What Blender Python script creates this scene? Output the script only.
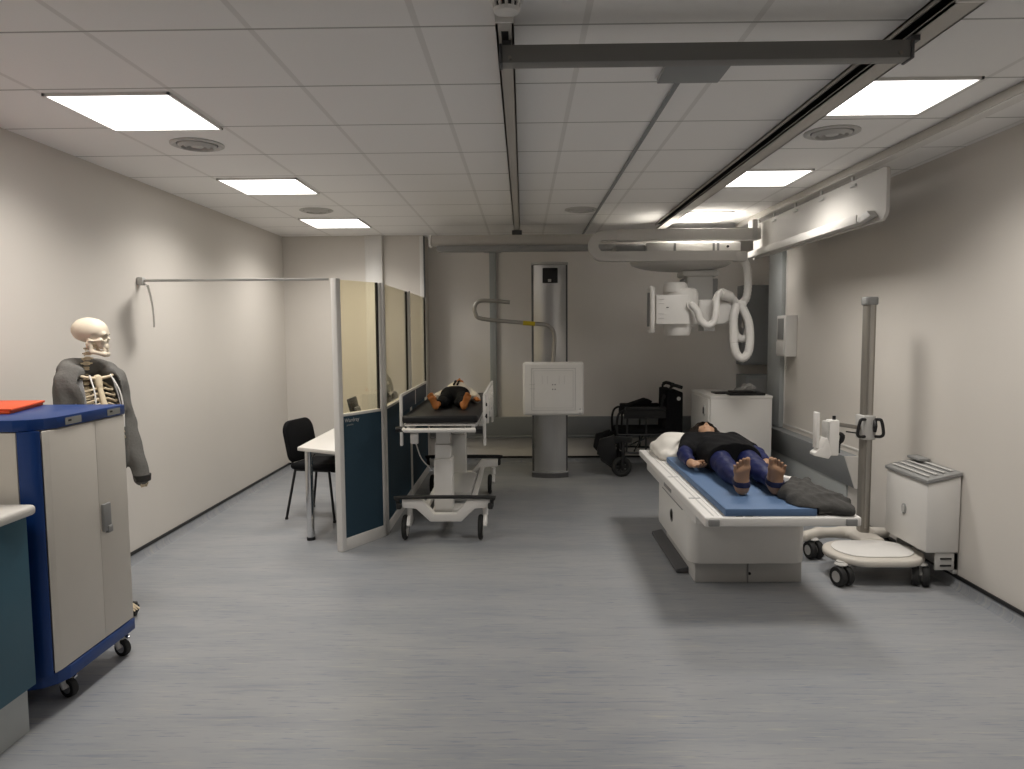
import bpy, bmesh, math, random
import numpy as np
from mathutils import Vector, Matrix

random.seed(7)
np.random.seed(7)
S = bpy.context.scene
for o in list(bpy.data.objects):
    bpy.data.objects.remove(o)
COL = S.collection
PI = math.pi

# ------------------------------------------------------------------ camera
cam_d = bpy.data.cameras.new('camera')
cam = bpy.data.objects.new('camera', cam_d)
COL.objects.link(cam)
F_PX = 712.0
cam_d.sensor_fit = 'HORIZONTAL'
cam_d.sensor_width = 36.0
cam_d.lens = 36.0 * F_PX / 1024.0
cam_d.clip_start = 0.05
CAM_H = 1.657
_y = Vector(((523 - 512) / F_PX, -(330 - 384.5) / F_PX, 1.0)).normalized()
_u = Vector((-0.006, 1, 0))
_z = (_u - _u.dot(_y) * _y).normalized()
_x = _z.cross(_y)
M3 = Matrix(((_x[0], _x[1], -_x[2]), (_y[0], _y[1], -_y[2]), (_z[0], _z[1], -_z[2])))
cam.matrix_world = Matrix.Translation((0, 0, CAM_H)) @ M3.to_4x4()
S.camera = cam

# ------------------------------------------------------------------ world, exposure
W = bpy.data.worlds.new('world')
S.world = W
W.use_nodes = True
W.node_tree.nodes['Background'].inputs[0].default_value = (0.8, 0.8, 0.85, 1)
W.node_tree.nodes['Background'].inputs[1].default_value = 0.05
S.view_settings.view_transform = 'Standard'
S.view_settings.look = 'None'
S.view_settings.gamma = 1
S.view_settings.use_curve_mapping = False
S.view_settings.exposure = 0.93
LAMP = 9.0           # radiance of the ceiling panels
SPREAD = 142         # the panels are low-glare: little light leaves them at grazing angles
LAMP_AT = [(-1.932, 3.665, .55), (-1.930, 5.520, .55), (-1.911, 7.393, .55), (1.780, 3.568, .53), (1.770, 5.404, .53), (1.754, 7.215, .53),
           (-1.93, 1.80, .55), (1.78, 1.72, .53)]      # the last pair carries the row on behind the camera
for lx, ly, ls in LAMP_AT:
    ld = bpy.data.lights.new('ceiling_lamp', 'AREA')
    ld.shape = 'SQUARE'
    ld.size = ls
    ld.energy = LAMP * PI * ls * ls * (0.6 if ly < 2 else 1.0)
    ld.spread = math.radians(SPREAD)
    ld.color = (1.0, 0.955, 0.89)
    lo = bpy.data.objects.new('ceiling_lamp', ld)
    lo.location = (lx, ly, 2.755)
    COL.objects.link(lo)

# ------------------------------------------------------------------ materials
def nodes(name):
    m = bpy.data.materials.new(name)
    m.use_nodes = True
    nt = m.node_tree
    return m, nt, nt.nodes['Principled BSDF']

def mat(name, c, rough=0.5, metal=0.0, var=0.05, scale=12.0, bump=0.0, bscale=80.0, spec=0.4, stretch=(1, 1, 1)):
    m, nt, b = nodes(name)
    N, L = nt.nodes, nt.links
    b.inputs['Roughness'].default_value = rough
    b.inputs['Metallic'].default_value = metal
    b.inputs['Specular IOR Level'].default_value = spec
    tc = N.new('ShaderNodeTexCoord')
    mp = N.new('ShaderNodeMapping')
    mp.inputs['Scale'].default_value = stretch
    L.new(tc.outputs['Object'], mp.inputs[0])
    nz = N.new('ShaderNodeTexNoise')
    nz.inputs['Scale'].default_value = scale
    nz.inputs['Detail'].default_value = 4
    L.new(mp.outputs[0], nz.inputs['Vector'])
    mx = N.new('ShaderNodeMix')
    mx.data_type = 'RGBA'
    mx.inputs[6].default_value = (*[min(1, v * (1 - var)) for v in c], 1)
    mx.inputs[7].default_value = (*[min(1, v * (1 + var)) for v in c], 1)
    L.new(nz.outputs['Fac'], mx.inputs[0])
    L.new(mx.outputs[2], b.inputs['Base Color'])
    if bump:
        n2 = N.new('ShaderNodeTexNoise')
        n2.inputs['Scale'].default_value = bscale
        n2.inputs['Detail'].default_value = 3
        L.new(mp.outputs[0], n2.inputs['Vector'])
        bp = N.new('ShaderNodeBump')
        bp.inputs['Strength'].default_value = bump
        bp.inputs['Distance'].default_value = 0.01
        L.new(n2.outputs['Fac'], bp.inputs['Height'])
        L.new(bp.outputs[0], b.inputs['Normal'])
    return m

def emit(name, c, s):
    m, nt, b = nodes(name)
    b.inputs['Base Color'].default_value = (0.9, 0.9, 0.9, 1)
    b.inputs['Emission Color'].default_value = (*c, 1)
    b.inputs['Emission Strength'].default_value = s
    return m

def mat_floor():
    m, nt, b = nodes('blue_grey_vinyl')
    N, L = nt.nodes, nt.links
    tc = N.new('ShaderNodeTexCoord')
    def streak(sx, sy, scale, lo, hi, det=5):
        mp = N.new('ShaderNodeMapping')
        mp.inputs['Scale'].default_value = (sx, sy, 1)
        L.new(tc.outputs['Object'], mp.inputs[0])
        nz = N.new('ShaderNodeTexNoise')
        nz.inputs['Scale'].default_value = scale
        nz.inputs['Detail'].default_value = det
        nz.inputs['Roughness'].default_value = 0.6
        L.new(mp.outputs[0], nz.inputs['Vector'])
        r = N.new('ShaderNodeMapRange')
        r.inputs[1].default_value = lo
        r.inputs[2].default_value = hi
        L.new(nz.outputs['Fac'], r.inputs[0])
        return r.outputs[0]
    def mix(f, a, c):
        x = N.new('ShaderNodeMix')
        x.data_type = 'RGBA'
        L.new(f, x.inputs[0])
        if isinstance(a, tuple): x.inputs[6].default_value = (*a, 1)
        else: L.new(a, x.inputs[6])
        x.inputs[7].default_value = (*c, 1)
        return x.outputs[2]
    base = mix(streak(0.5, 2.2, 2.0, 0.38, 0.62), FLOOR_A, FLOOR_B)
    c = mix(streak(0.9, 13, 3.0, 0.54, 0.70, 5), base, FLOOR_DARK)
    c = mix(streak(1.2, 17, 3.4, 0.57, 0.72, 4), c, FLOOR_LIGHT)
    c = mix(streak(1.8, 30, 3.6, 0.61, 0.70, 3), c, FLOOR_BLUE)
    L.new(c, b.inputs['Base Color'])
    b.inputs['Roughness'].default_value = 0.36
    b.inputs['Specular IOR Level'].default_value = 0.35
    return m
FLOOR_A = (0.29, 0.303, 0.325)
FLOOR_B = (0.34, 0.346, 0.36)
FLOOR_DARK = (0.24, 0.26, 0.295)
FLOOR_LIGHT = (0.40, 0.39, 0.36)
FLOOR_BLUE = (0.17, 0.20, 0.26)

GS = 1.0471          # ceiling fittings are laid out for a 2.72 m ceiling and scaled to the real height
TILE = 0.59 * GS
TX0, TY0 = -1.545 * GS, 3.17 * GS
def mat_ceiling():
    m, nt, b = nodes('ceiling_tiles')
    N, L = nt.nodes, nt.links
    tc = N.new('ShaderNodeTexCoord')
    sp = N.new('ShaderNodeSeparateXYZ')
    L.new(tc.outputs['Object'], sp.inputs[0])
    def line(out, off, half):
        a = N.new('ShaderNodeMath'); a.operation = 'ADD'; a.inputs[1].default_value = -off + TILE * 20 + TILE / 2
        L.new(out, a.inputs[0])
        d = N.new('ShaderNodeMath'); d.operation = 'MODULO'; d.inputs[1].default_value = TILE
        L.new(a.outputs[0], d.inputs[0])
        s = N.new('ShaderNodeMath'); s.operation = 'SUBTRACT'; s.inputs[1].default_value = TILE / 2
        L.new(d.outputs[0], s.inputs[0])
        ab = N.new('ShaderNodeMath'); ab.operation = 'ABSOLUTE'
        L.new(s.outputs[0], ab.inputs[0])
        lt = N.new('ShaderNodeMath'); lt.operation = 'LESS_THAN'; lt.inputs[1].default_value = half
        L.new(ab.outputs[0], lt.inputs[0])
        return lt.outputs[0]
    nz = N.new('ShaderNodeTexNoise')
    nz.inputs['Scale'].default_value = 180
    L.new(tc.outputs['Object'], nz.inputs['Vector'])
    mx = N.new('ShaderNodeMix'); mx.data_type = 'RGBA'
    mx.inputs[6].default_value = (0.88, 0.865, 0.85, 1)
    mx.inputs[7].default_value = (0.92, 0.905, 0.89, 1)
    L.new(nz.outputs['Fac'], mx.inputs[0])
    m2 = N.new('ShaderNodeMix'); m2.data_type = 'RGBA'
    L.new(line(sp.outputs[0], TX0, 0.012), m2.inputs[0])
    L.new(mx.outputs[2], m2.inputs[6])
    m2.inputs[7].default_value = (0.77, 0.755, 0.735, 1)
    m3 = N.new('ShaderNodeMix'); m3.data_type = 'RGBA'
    L.new(line(sp.outputs[1], TY0, 0.006), m3.inputs[0])
    L.new(m2.outputs[2], m3.inputs[6])
    m3.inputs[7].default_value = (0.42, 0.41, 0.39, 1)
    L.new(m3.outputs[2], b.inputs['Base Color'])
    b.inputs['Roughness'].default_value = 0.9
    return m

def mat_glass():
    m, nt, b = nodes('lead_glass')
    N, L = nt.nodes, nt.links
    N.remove(b)
    out = N['Material Output']
    tr = N.new('ShaderNodeBsdfTransparent')
    tr.inputs[0].default_value = (0.975, 0.94, 0.815, 1)
    gl = N.new('ShaderNodeBsdfGlossy')
    gl.inputs['Roughness'].default_value = 0.03
    lw = N.new('ShaderNodeLayerWeight')
    lw.inputs[0].default_value = 0.12
    mx = N.new('ShaderNodeMixShader')
    L.new(lw.outputs[1], mx.inputs[0]); L.new(tr.outputs[0], mx.inputs[1]); L.new(gl.outputs[0], mx.inputs[2])
    L.new(mx.outputs[0], out.inputs[0])
    return m

MAT = dict(
    wall=mat('warm_white_paint', (0.70, 0.66, 0.61), 0.75, var=0.02, scale=3, bump=0.03, bscale=120),
    wall_grey=mat('grey_paint', (0.89, 0.85, 0.805), 0.8, var=0.02, scale=3),
    ceiling=mat_ceiling(), floor=mat_floor(),
    white=mat('white_enamel', (0.74, 0.72, 0.69), 0.35, var=0.02),
    offwhite=mat('cream_laminate', (0.64, 0.60, 0.54), 0.45, var=0.02),
    bright=mat('white_plastic', (0.80, 0.78, 0.75), 0.4, var=0.02),
    lightgrey=mat('light_grey_plastic', (0.52, 0.51, 0.49), 0.45, var=0.03),
    midgrey=mat('mid_grey_plastic', (0.27, 0.27, 0.265), 0.5, var=0.04),
    trunk=mat('grey_trunking', (0.27, 0.28, 0.285), 0.5, var=0.03),
    trunk_light=mat('pale_grey_trunking', (0.42, 0.44, 0.44), 0.5, var=0.03),
    darkgrey=mat('dark_grey_plastic', (0.10, 0.10, 0.105), 0.5, var=0.06),
    black=mat('black_plastic', (0.012, 0.012, 0.013), 0.45, var=0.1),
    rubber=mat('black_rubber', (0.022, 0.022, 0.022), 0.75, var=0.1),
    blackcloth=mat('black_fabric', (0.009, 0.009, 0.010), 0.9, var=0.3, scale=90, bump=0.3, bscale=300, spec=0.12),
    vinyl_black=mat('black_vinyl', (0.016, 0.016, 0.017), 0.45, var=0.1, spec=0.3),
    steel=mat('brushed_steel', (0.55, 0.55, 0.55), 0.32, 0.85, var=0.06, scale=4, stretch=(30, 30, 0.4)),
    chrome=mat('chrome', (0.7, 0.7, 0.7), 0.15, 1.0, var=0.02),
    alu=mat('anodised_aluminium', (0.42, 0.40, 0.37), 0.42, 0.7, var=0.04, scale=5, stretch=(20, 20, 0.5)),
    polegrey=mat('taupe_painted_metal', (0.30, 0.28, 0.25), 0.4, 0.5, var=0.04),
    tray=mat('cable_tray_enamel', (0.56, 0.54, 0.51), 0.5, var=0.02),
    beam=mat('grey_beam_paint', (0.24, 0.235, 0.225), 0.55, var=0.03),
    rail=mat('rail_aluminium', (0.50, 0.475, 0.44), 0.5, 0.25, var=0.03),
    blue=mat('royal_blue_laminate', (0.007, 0.042, 0.19), 0.38, var=0.05),
    slate=mat('slate_blue_panel', (0.055, 0.07, 0.095), 0.6, var=0.05),
    teal=mat('teal_laminate', (0.035, 0.105, 0.15), 0.5, var=0.04),
    panelblue=mat('blue_fabric_panel', (0.022, 0.055, 0.085), 0.75, var=0.08, scale=60, bump=0.1, bscale=300),
    orange=mat('orange_plastic', (0.80, 0.10, 0.025), 0.5, var=0.05),
    mat_blue=mat('blue_foam_mat', (0.095, 0.165, 0.30), 0.6, var=0.06, bump=0.06, bscale=60),
    navy=mat('navy_stretch_fabric', (0.0085, 0.013, 0.070), 0.52, var=0.2, scale=18, bump=0.2, bscale=30, spec=0.25),
    navy_dark=mat('dark_navy_strap', (0.010, 0.013, 0.05), 0.6, var=0.2),
    skin=mat('tan_silicone_skin', (0.40, 0.235, 0.145), 0.55, var=0.08, scale=20, bump=0.1, bscale=90),
    skin_orange=mat('orange_tan_skin', (0.55, 0.20, 0.055), 0.5, var=0.1, scale=20),
    hair=mat('dark_brown_hair', (0.012, 0.008, 0.006), 0.75, spec=0.15, var=0.4, scale=40, bump=0.7, bscale=70, stretch=(1, 0.25, 1)),
    linen=mat('white_linen', (0.72, 0.69, 0.64), 0.85, var=0.03, bump=0.25, bscale=14),
    shirt=mat('white_shirt_cotton', (0.72, 0.66, 0.58), 0.85, var=0.06, bump=0.2, bscale=50),
    hoodie=mat('grey_marl_cotton', (0.15, 0.145, 0.135), 0.95, var=0.2, scale=120, bump=0.3, bscale=60),
    lining=mat('pale_grey_lining', (0.38, 0.37, 0.37), 0.9, var=0.1, scale=80),
    garment=mat('charcoal_cotton', (0.058, 0.056, 0.053), 0.95, var=0.2, scale=100, bump=0.3, bscale=60),
    bone=mat('ivory_bone_plastic', (0.74, 0.62, 0.44), 0.5, var=0.08, scale=25),
    bone_pale=mat('pale_bone_plastic', (0.78, 0.69, 0.55), 0.5, var=0.06, scale=25),
    yellow=mat('yellow_tape', (0.55, 0.42, 0.02), 0.5),
    sticker=mat('grey_label_sticker', (0.33, 0.33, 0.31), 0.5, var=0.1, scale=30),
    clear=mat('crumpled_clear_plastic', (0.38, 0.37, 0.36), 0.25, var=0.2, scale=40),
    glass=mat_glass(),
    lamp=emit('led_diffuser', (1.0, 0.975, 0.94), 2.0),
    worktop=mat('white_worktop', (0.72, 0.69, 0.64), 0.4, var=0.02),
)

# ------------------------------------------------------------------ mesh building
SC_ = [1.0]
class MB:
    """collects shapes in world coordinates; build() links them as ONE mesh object"""
    def __init__(s):
        s.v = []; s.f = []
    def add(s, vs, fs):
        b = len(s.v)
        k = SC_[0]
        s.v.extend([(float(p[0]) * k, float(p[1]) * k, CAM_H + (float(p[2]) - CAM_H) * k) for p in vs])
        s.f.extend([tuple(i + b for i in f) for f in fs])
        return s
    def add_bm(s, bm):
        bm.verts.index_update()
        s.add([v.co[:] for v in bm.verts], [[v.index for v in f.verts] for f in bm.faces])
        bm.free()
        return s
    def box(s, x0, x1, y0, y1, z0, z1, bev=0.0, seg=2, rot=None, piv=None):
        bm = bmesh.new()
        bmesh.ops.create_cube(bm, size=1)
        for v in bm.verts:
            v.co = Vector(((x0 + x1) / 2 + v.co.x * (x1 - x0), (y0 + y1) / 2 + v.co.y * (y1 - y0), (z0 + z1) / 2 + v.co.z * (z1 - z0)))
        if bev:
            bmesh.ops.bevel(bm, geom=bm.edges[:], offset=bev, segments=seg, affect='EDGES', profile=0.5)
        if rot is not None:
            c = Vector(piv) if piv else Vector(((x0 + x1) / 2, (y0 + y1) / 2, (z0 + z1) / 2))
            for v in bm.verts:
                v.co = c + rot @ (v.co - c)
        return s.add_bm(bm)
    def prism(s, poly, axis, a, b, bev=0.0, seg=2):
        """poly in the two other axes (order x,y,z), extruded along axis from a to b"""
        def P(p, h):
            return {'x': (h, p[0], p[1]), 'y': (p[0], h, p[1]), 'z': (p[0], p[1], h)}[axis]
        n = len(poly)
        bm = bmesh.new()
        va = [bm.verts.new(P(p, a)) for p in poly]
        vb = [bm.verts.new(P(p, b)) for p in poly]
        bm.faces.new(va); bm.faces.new(vb[::-1])
        for i in range(n):
            j = (i + 1) % n
            bm.faces.new((va[j], va[i], vb[i], vb[j]))
        bmesh.ops.recalc_face_normals(bm, faces=bm.faces[:])
        if bev:
            bmesh.ops.bevel(bm, geom=bm.edges[:], offset=bev, segments=seg, affect='EDGES', profile=0.5)
        return s.add_bm(bm)
    def tube(s, pts, r, n=10, smooth=0, closed=False, caps=True):
        pts = [Vector(p) for p in pts]
        rs = list(r) if hasattr(r, '__len__') else [r] * len(pts)
        if smooth:
            q = []; qr = []
            m = len(pts)
            rng = range(m if closed else m - 1)
            for i in rng:
                if closed:
                    p0, p1, p2, p3 = pts[(i - 1) % m], pts[i], pts[(i + 1) % m], pts[(i + 2) % m]
                    r1, r2 = rs[i], rs[(i + 1) % m]
                else:
                    p1, p2 = pts[i], pts[i + 1]
                    p0 = pts[i - 1] if i else p1 * 2 - p2
                    p3 = pts[i + 2] if i + 2 < m else p2 * 2 - p1
                    r1, r2 = rs[i], rs[i + 1]
                for k in range(smooth):
                    t = k / smooth
                    q.append(0.5 * ((2 * p1) + (-p0 + p2) * t + (2 * p0 - 5 * p1 + 4 * p2 - p3) * t * t + (-p0 + 3 * p1 - 3 * p2 + p3) * t ** 3))
                    qr.append(r1 + (r2 - r1) * t)
            if not closed:
                q.append(pts[-1]); qr.append(rs[-1])
            pts, rs = q, qr
        m = len(pts)
        tang = []
        for i in range(m):
            if closed: d = pts[(i + 1) % m] - pts[(i - 1) % m]
            else: d = pts[min(i + 1, m - 1)] - pts[max(i - 1, 0)]
            tang.append(d.normalized())
        up = Vector((0, 0, 1)) if abs(tang[0].z) < 0.9 else Vector((1, 0, 0))
        nrm = (up - up.dot(tang[0]) * tang[0]).normalized()
        vs = []
        for i in range(m):
            nrm = (nrm - nrm.dot(tang[i]) * tang[i]).normalized()
            bn = tang[i].cross(nrm)
            for k in range(n):
                a = 2 * PI * k / n
                vs.append(pts[i] + (nrm * math.cos(a) + bn * math.sin(a)) * rs[i])
        fs = []
        for i in range(m if closed else m - 1):
            j = (i + 1) % m
            for k in range(n):
                l = (k + 1) % n
                fs.append((i * n + k, i * n + l, j * n + l, j * n + k))
        if caps and not closed:
            fs.append(tuple(range(n - 1, -1, -1)))
            fs.append(tuple((m - 1) * n + k for k in range(n)))
        return s.add(vs, fs)
    def cyl(s, p0, p1, r, r1=None, n=20):
        return s.tube([p0, p1], [r, r if r1 is None else r1], n)
    def lathe(s, prof, c, axis='z', n=32):
        """prof: list of (radius, height)"""
        vs = []; fs = []
        for (r, h) in prof:
            for k in range(n):
                a = 2 * PI * k / n
                x, y = r * math.cos(a), r * math.sin(a)
                p = {'z': (x, y, h), 'y': (y, h, x), 'x': (h, x, y)}[axis]
                vs.append((c[0] + p[0], c[1] + p[1], c[2] + p[2]))
        for i in range(len(prof) - 1):
            for k in range(n):
                l = (k + 1) % n
                fs.append((i * n + k, i * n + l, (i + 1) * n + l, (i + 1) * n + k))
        fs.append(tuple(range(n - 1, -1, -1)))
        fs.append(tuple((len(prof) - 1) * n + k for k in range(n)))
        return s.add(vs, fs)
    def ell(s, c, r, nu=20, nv=12, z0=-1.0, z1=1.0):
        a0, a1 = math.asin(z0), math.asin(z1)
        prof = [(math.cos(a0 + (a1 - a0) * i / nv), math.sin(a0 + (a1 - a0) * i / nv)) for i in range(nv + 1)]
        vs = []; fs = []
        for (q, h) in prof:
            for k in range(nu):
                a = 2 * PI * k / nu
                vs.append((c[0] + r[0] * max(q, 1e-4) * math.cos(a), c[1] + r[1] * max(q, 1e-4) * math.sin(a), c[2] + r[2] * h))
        for i in range(nv):
            for k in range(nu):
                l = (k + 1) % nu
                fs.append((i * nu + k, i * nu + l, (i + 1) * nu + l, (i + 1) * nu + k))
        fs.append(tuple(range(nu - 1, -1, -1)))
        fs.append(tuple(nv * nu + k for k in range(nu)))
        return s.add(vs, fs)
    def build(s, name, m, parent=None, label=None, smooth=True, ang=38):
        off = Vector((0, 0, 0))
        p = parent
        while p is not None:
            off += p.location
            p = p.parent
        me = bpy.data.meshes.new(name)
        me.from_pydata([(x - off.x, y - off.y, z - off.z) for x, y, z in s.v], [], s.f)
        me.validate()
        bm = bmesh.new(); bm.from_mesh(me)
        bmesh.ops.recalc_face_normals(bm, faces=bm.faces[:])
        bm.to_mesh(me); bm.free()
        me.materials.append(MAT[m] if isinstance(m, str) else m)
        if smooth:
            me.polygons.foreach_set('use_smooth', [True] * len(me.polygons))
            me.set_sharp_from_angle(angle=math.radians(ang))
        o = bpy.data.objects.new(name, me)
        COL.objects.link(o)
        if parent is not None: o.parent = parent
        if label: o['label'] = label
        return o

def tag(o, label, cat, group=None):
    o['label'] = label; o['category'] = cat
    if group: o['group'] = group
    return o

def thing(name, loc, label, cat, group=None):
    o = bpy.data.objects.new(name, None)
    o.empty_display_size = 0.1
    o.location = (loc[0] * SC_[0], loc[1] * SC_[0], CAM_H + (loc[2] - CAM_H) * SC_[0])
    COL.objects.link(o)
    return tag(o, label, cat, group)

def struct(name, mb, m, parent=None):
    o = mb.build(name, m, parent)
    if parent is None: o['kind'] = 'structure'
    return o

# ------------------------------------------------------------------ signed distance modelling (surface nets)
class SDF:
    def __init__(s, lo, hi, h):
        s.lo = np.array(lo, float); s.h = h
        s.n = np.ceil((np.array(hi, float) - s.lo) / h).astype(int) + 1
        s.d = np.full(tuple(s.n), 1.0, np.float32)
        s.ax = [(s.lo[i] + h * np.arange(s.n[i])).astype(np.float32) for i in range(3)]
    def _sl(s, lo, hi):
        a = np.clip(np.floor((np.array(lo) - s.lo) / s.h).astype(int), 0, s.n)
        b = np.clip(np.ceil((np.array(hi) - s.lo) / s.h).astype(int) + 1, 0, s.n)
        return tuple(slice(a[i], b[i]) for i in range(3))
    def _grid(s, sl):
        return (s.ax[0][sl[0]][:, None, None], s.ax[1][sl[1]][None, :, None], s.ax[2][sl[2]][None, None, :])
    def _op(s, lo, hi, fn, k, mode):
        pad = max(k * 1.2, 4 * s.h)
        sl = s._sl(np.array(lo) - pad, np.array(hi) + pad)
        if any(q.stop <= q.start for q in sl): return s
        b = fn(*s._grid(sl)).astype(np.float32)
        a = s.d[sl]
        if mode == 'u':
            r = np.minimum(a, b)
            if k > 0:
                hh = np.maximum(k - np.abs(a - b), 0) / k
                r = r - hh * hh * k * 0.25
        else:
            b = -b
            r = np.maximum(a, b)
            if k > 0:
                hh = np.maximum(k - np.abs(a - b), 0) / k
                r = r + hh * hh * k * 0.25
        s.d[sl] = r
        return s
    def cap(s, a, b, ra, rb=None, k=0.02, mode='u'):
        rb = ra if rb is None else rb
        a = np.array(a, float); b = np.array(b, float); ab = b - a; L = ab @ ab + 1e-12
        def fn(x, y, z):
            t = np.clip(((x - a[0]) * ab[0] + (y - a[1]) * ab[1] + (z - a[2]) * ab[2]) / L, 0, 1)
            return np.sqrt((x - a[0] - t * ab[0]) ** 2 + (y - a[1] - t * ab[1]) ** 2 + (z - a[2] - t * ab[2]) ** 2) - (ra + (rb - ra) * t)
        R = max(ra, rb)
        return s._op(np.minimum(a, b) - R, np.maximum(a, b) + R, fn, k, mode)
    def ell(s, c, r, k=0.02, mode='u', rot=None):
        r = np.array(r, float)
        Rm = np.array(rot) if rot is not None else None
        def fn(x, y, z):
            X, Y, Z = x - c[0], y - c[1], z - c[2]
            if Rm is not None:
                X, Y, Z = (Rm[0, 0] * X + Rm[1, 0] * Y + Rm[2, 0] * Z, Rm[0, 1] * X + Rm[1, 1] * Y + Rm[2, 1] * Z, Rm[0, 2] * X + Rm[1, 2] * Y + Rm[2, 2] * Z)
            k0 = np.sqrt((X / r[0]) ** 2 + (Y / r[1]) ** 2 + (Z / r[2]) ** 2)
            k1 = np.sqrt((X / r[0] ** 2) ** 2 + (Y / r[1] ** 2) ** 2 + (Z / r[2] ** 2) ** 2) + 1e-9
            return k0 * (k0 - 1) / k1
        R = r.max() if rot is not None else r
        return s._op(np.array(c) - R, np.array(c) + R, fn, k, mode)
    def box(s, c, hf, rad=0.005, k=0.0, mode='u', rot=None):
        Rm = np.array(rot) if rot is not None else None
        def fn(x, y, z):
            X, Y, Z = x - c[0], y - c[1], z - c[2]
            if Rm is not None:
                X, Y, Z = (Rm[0, 0] * X + Rm[1, 0] * Y + Rm[2, 0] * Z, Rm[0, 1] * X + Rm[1, 1] * Y + Rm[2, 1] * Z, Rm[0, 2] * X + Rm[1, 2] * Y + Rm[2, 2] * Z)
            qx, qy, qz = np.abs(X) - hf[0] + rad, np.abs(Y) - hf[1] + rad, np.abs(Z) - hf[2] + rad
            o = np.sqrt(np.maximum(qx, 0) ** 2 + np.maximum(qy, 0) ** 2 + np.maximum(qz, 0) ** 2)
            return o + np.minimum(np.maximum(qx, np.maximum(qy, qz)), 0) - rad
        R = np.linalg.norm(hf) if rot is not None else np.array(hf)
        return s._op(np.array(c) - R, np.array(c) + R, fn, k, mode)
    def clip(s, fn):
        g = (s.ax[0][:, None, None], s.ax[1][None, :, None], s.ax[2][None, None, :])
        s.d = np.maximum(s.d, fn(*g).astype(np.float32))
        return s
    def warp(s, fn):
        g = (s.ax[0][:, None, None], s.ax[1][None, :, None], s.ax[2][None, None, :])
        s.d = s.d + fn(*g).astype(np.float32)
        return s
    def mesh(s, mb):
        d = np.pad(s.d, 1, constant_values=1.0)
        lo = s.lo - s.h
        ins = d < 0
        c = [(i, j, k) for i in (0, 1) for j in (0, 1) for k in (0, 1)]
        n = np.array(d.shape) - 1
        def sub(A, o): return A[o[0]:o[0] + n[0], o[1]:o[1] + n[1], o[2]:o[2] + n[2]]
        cnt = sum(sub(ins, o).astype(np.int8) for o in c)
        act = (cnt > 0) & (cnt < 8)
        idx = np.argwhere(act)
        num = np.zeros((len(idx), 3)); den = np.zeros(len(idx))
        for a in c:
            for axx in range(3):
                if a[axx]: continue
                b = list(a); b[axx] = 1
                va = d[idx[:, 0] + a[0], idx[:, 1] + a[1], idx[:, 2] + a[2]]
                vb = d[idx[:, 0] + b[0], idx[:, 1] + b[1], idx[:, 2] + b[2]]
                x = (va < 0) != (vb < 0)
                t = np.where(x, va / np.where(x, va - vb, 1), 0)
                p = np.array(a, float)[None, :].repeat(len(idx), 0)
                p[:, axx] += t
                num += p * x[:, None]; den += x
        pos = lo + (idx + num / den[:, None]) * s.h
        ids = np.full(tuple(n), -1, int)
        ids[act] = np.arange(len(idx))
        fs = []
        for axx in range(3):
            o1, o2 = [q for q in range(3) if q != axx]
            A = np.moveaxis(ins, axx, 0)
            ch = A[:-1] != A[1:]
            pts = np.argwhere(ch)
            rem = [q for q in range(3) if q != axx]
            full = np.zeros((len(pts), 3), int)
            full[:, axx] = pts[:, 0]; full[:, rem[0]] = pts[:, 1]; full[:, rem[1]] = pts[:, 2]
            q = []
            for (u, v) in ((0, 0), (-1, 0), (-1, -1), (0, -1)):
                r = full.copy(); r[:, rem[0]] += u; r[:, rem[1]] += v
                q.append(ids[r[:, 0], r[:, 1], r[:, 2]])
            fs.append(np.stack(q, 1))
        fs = np.concatenate(fs)
        fs = fs[(fs >= 0).all(1)]
        mb.add(pos.tolist(), fs.tolist())
        return mb

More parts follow.
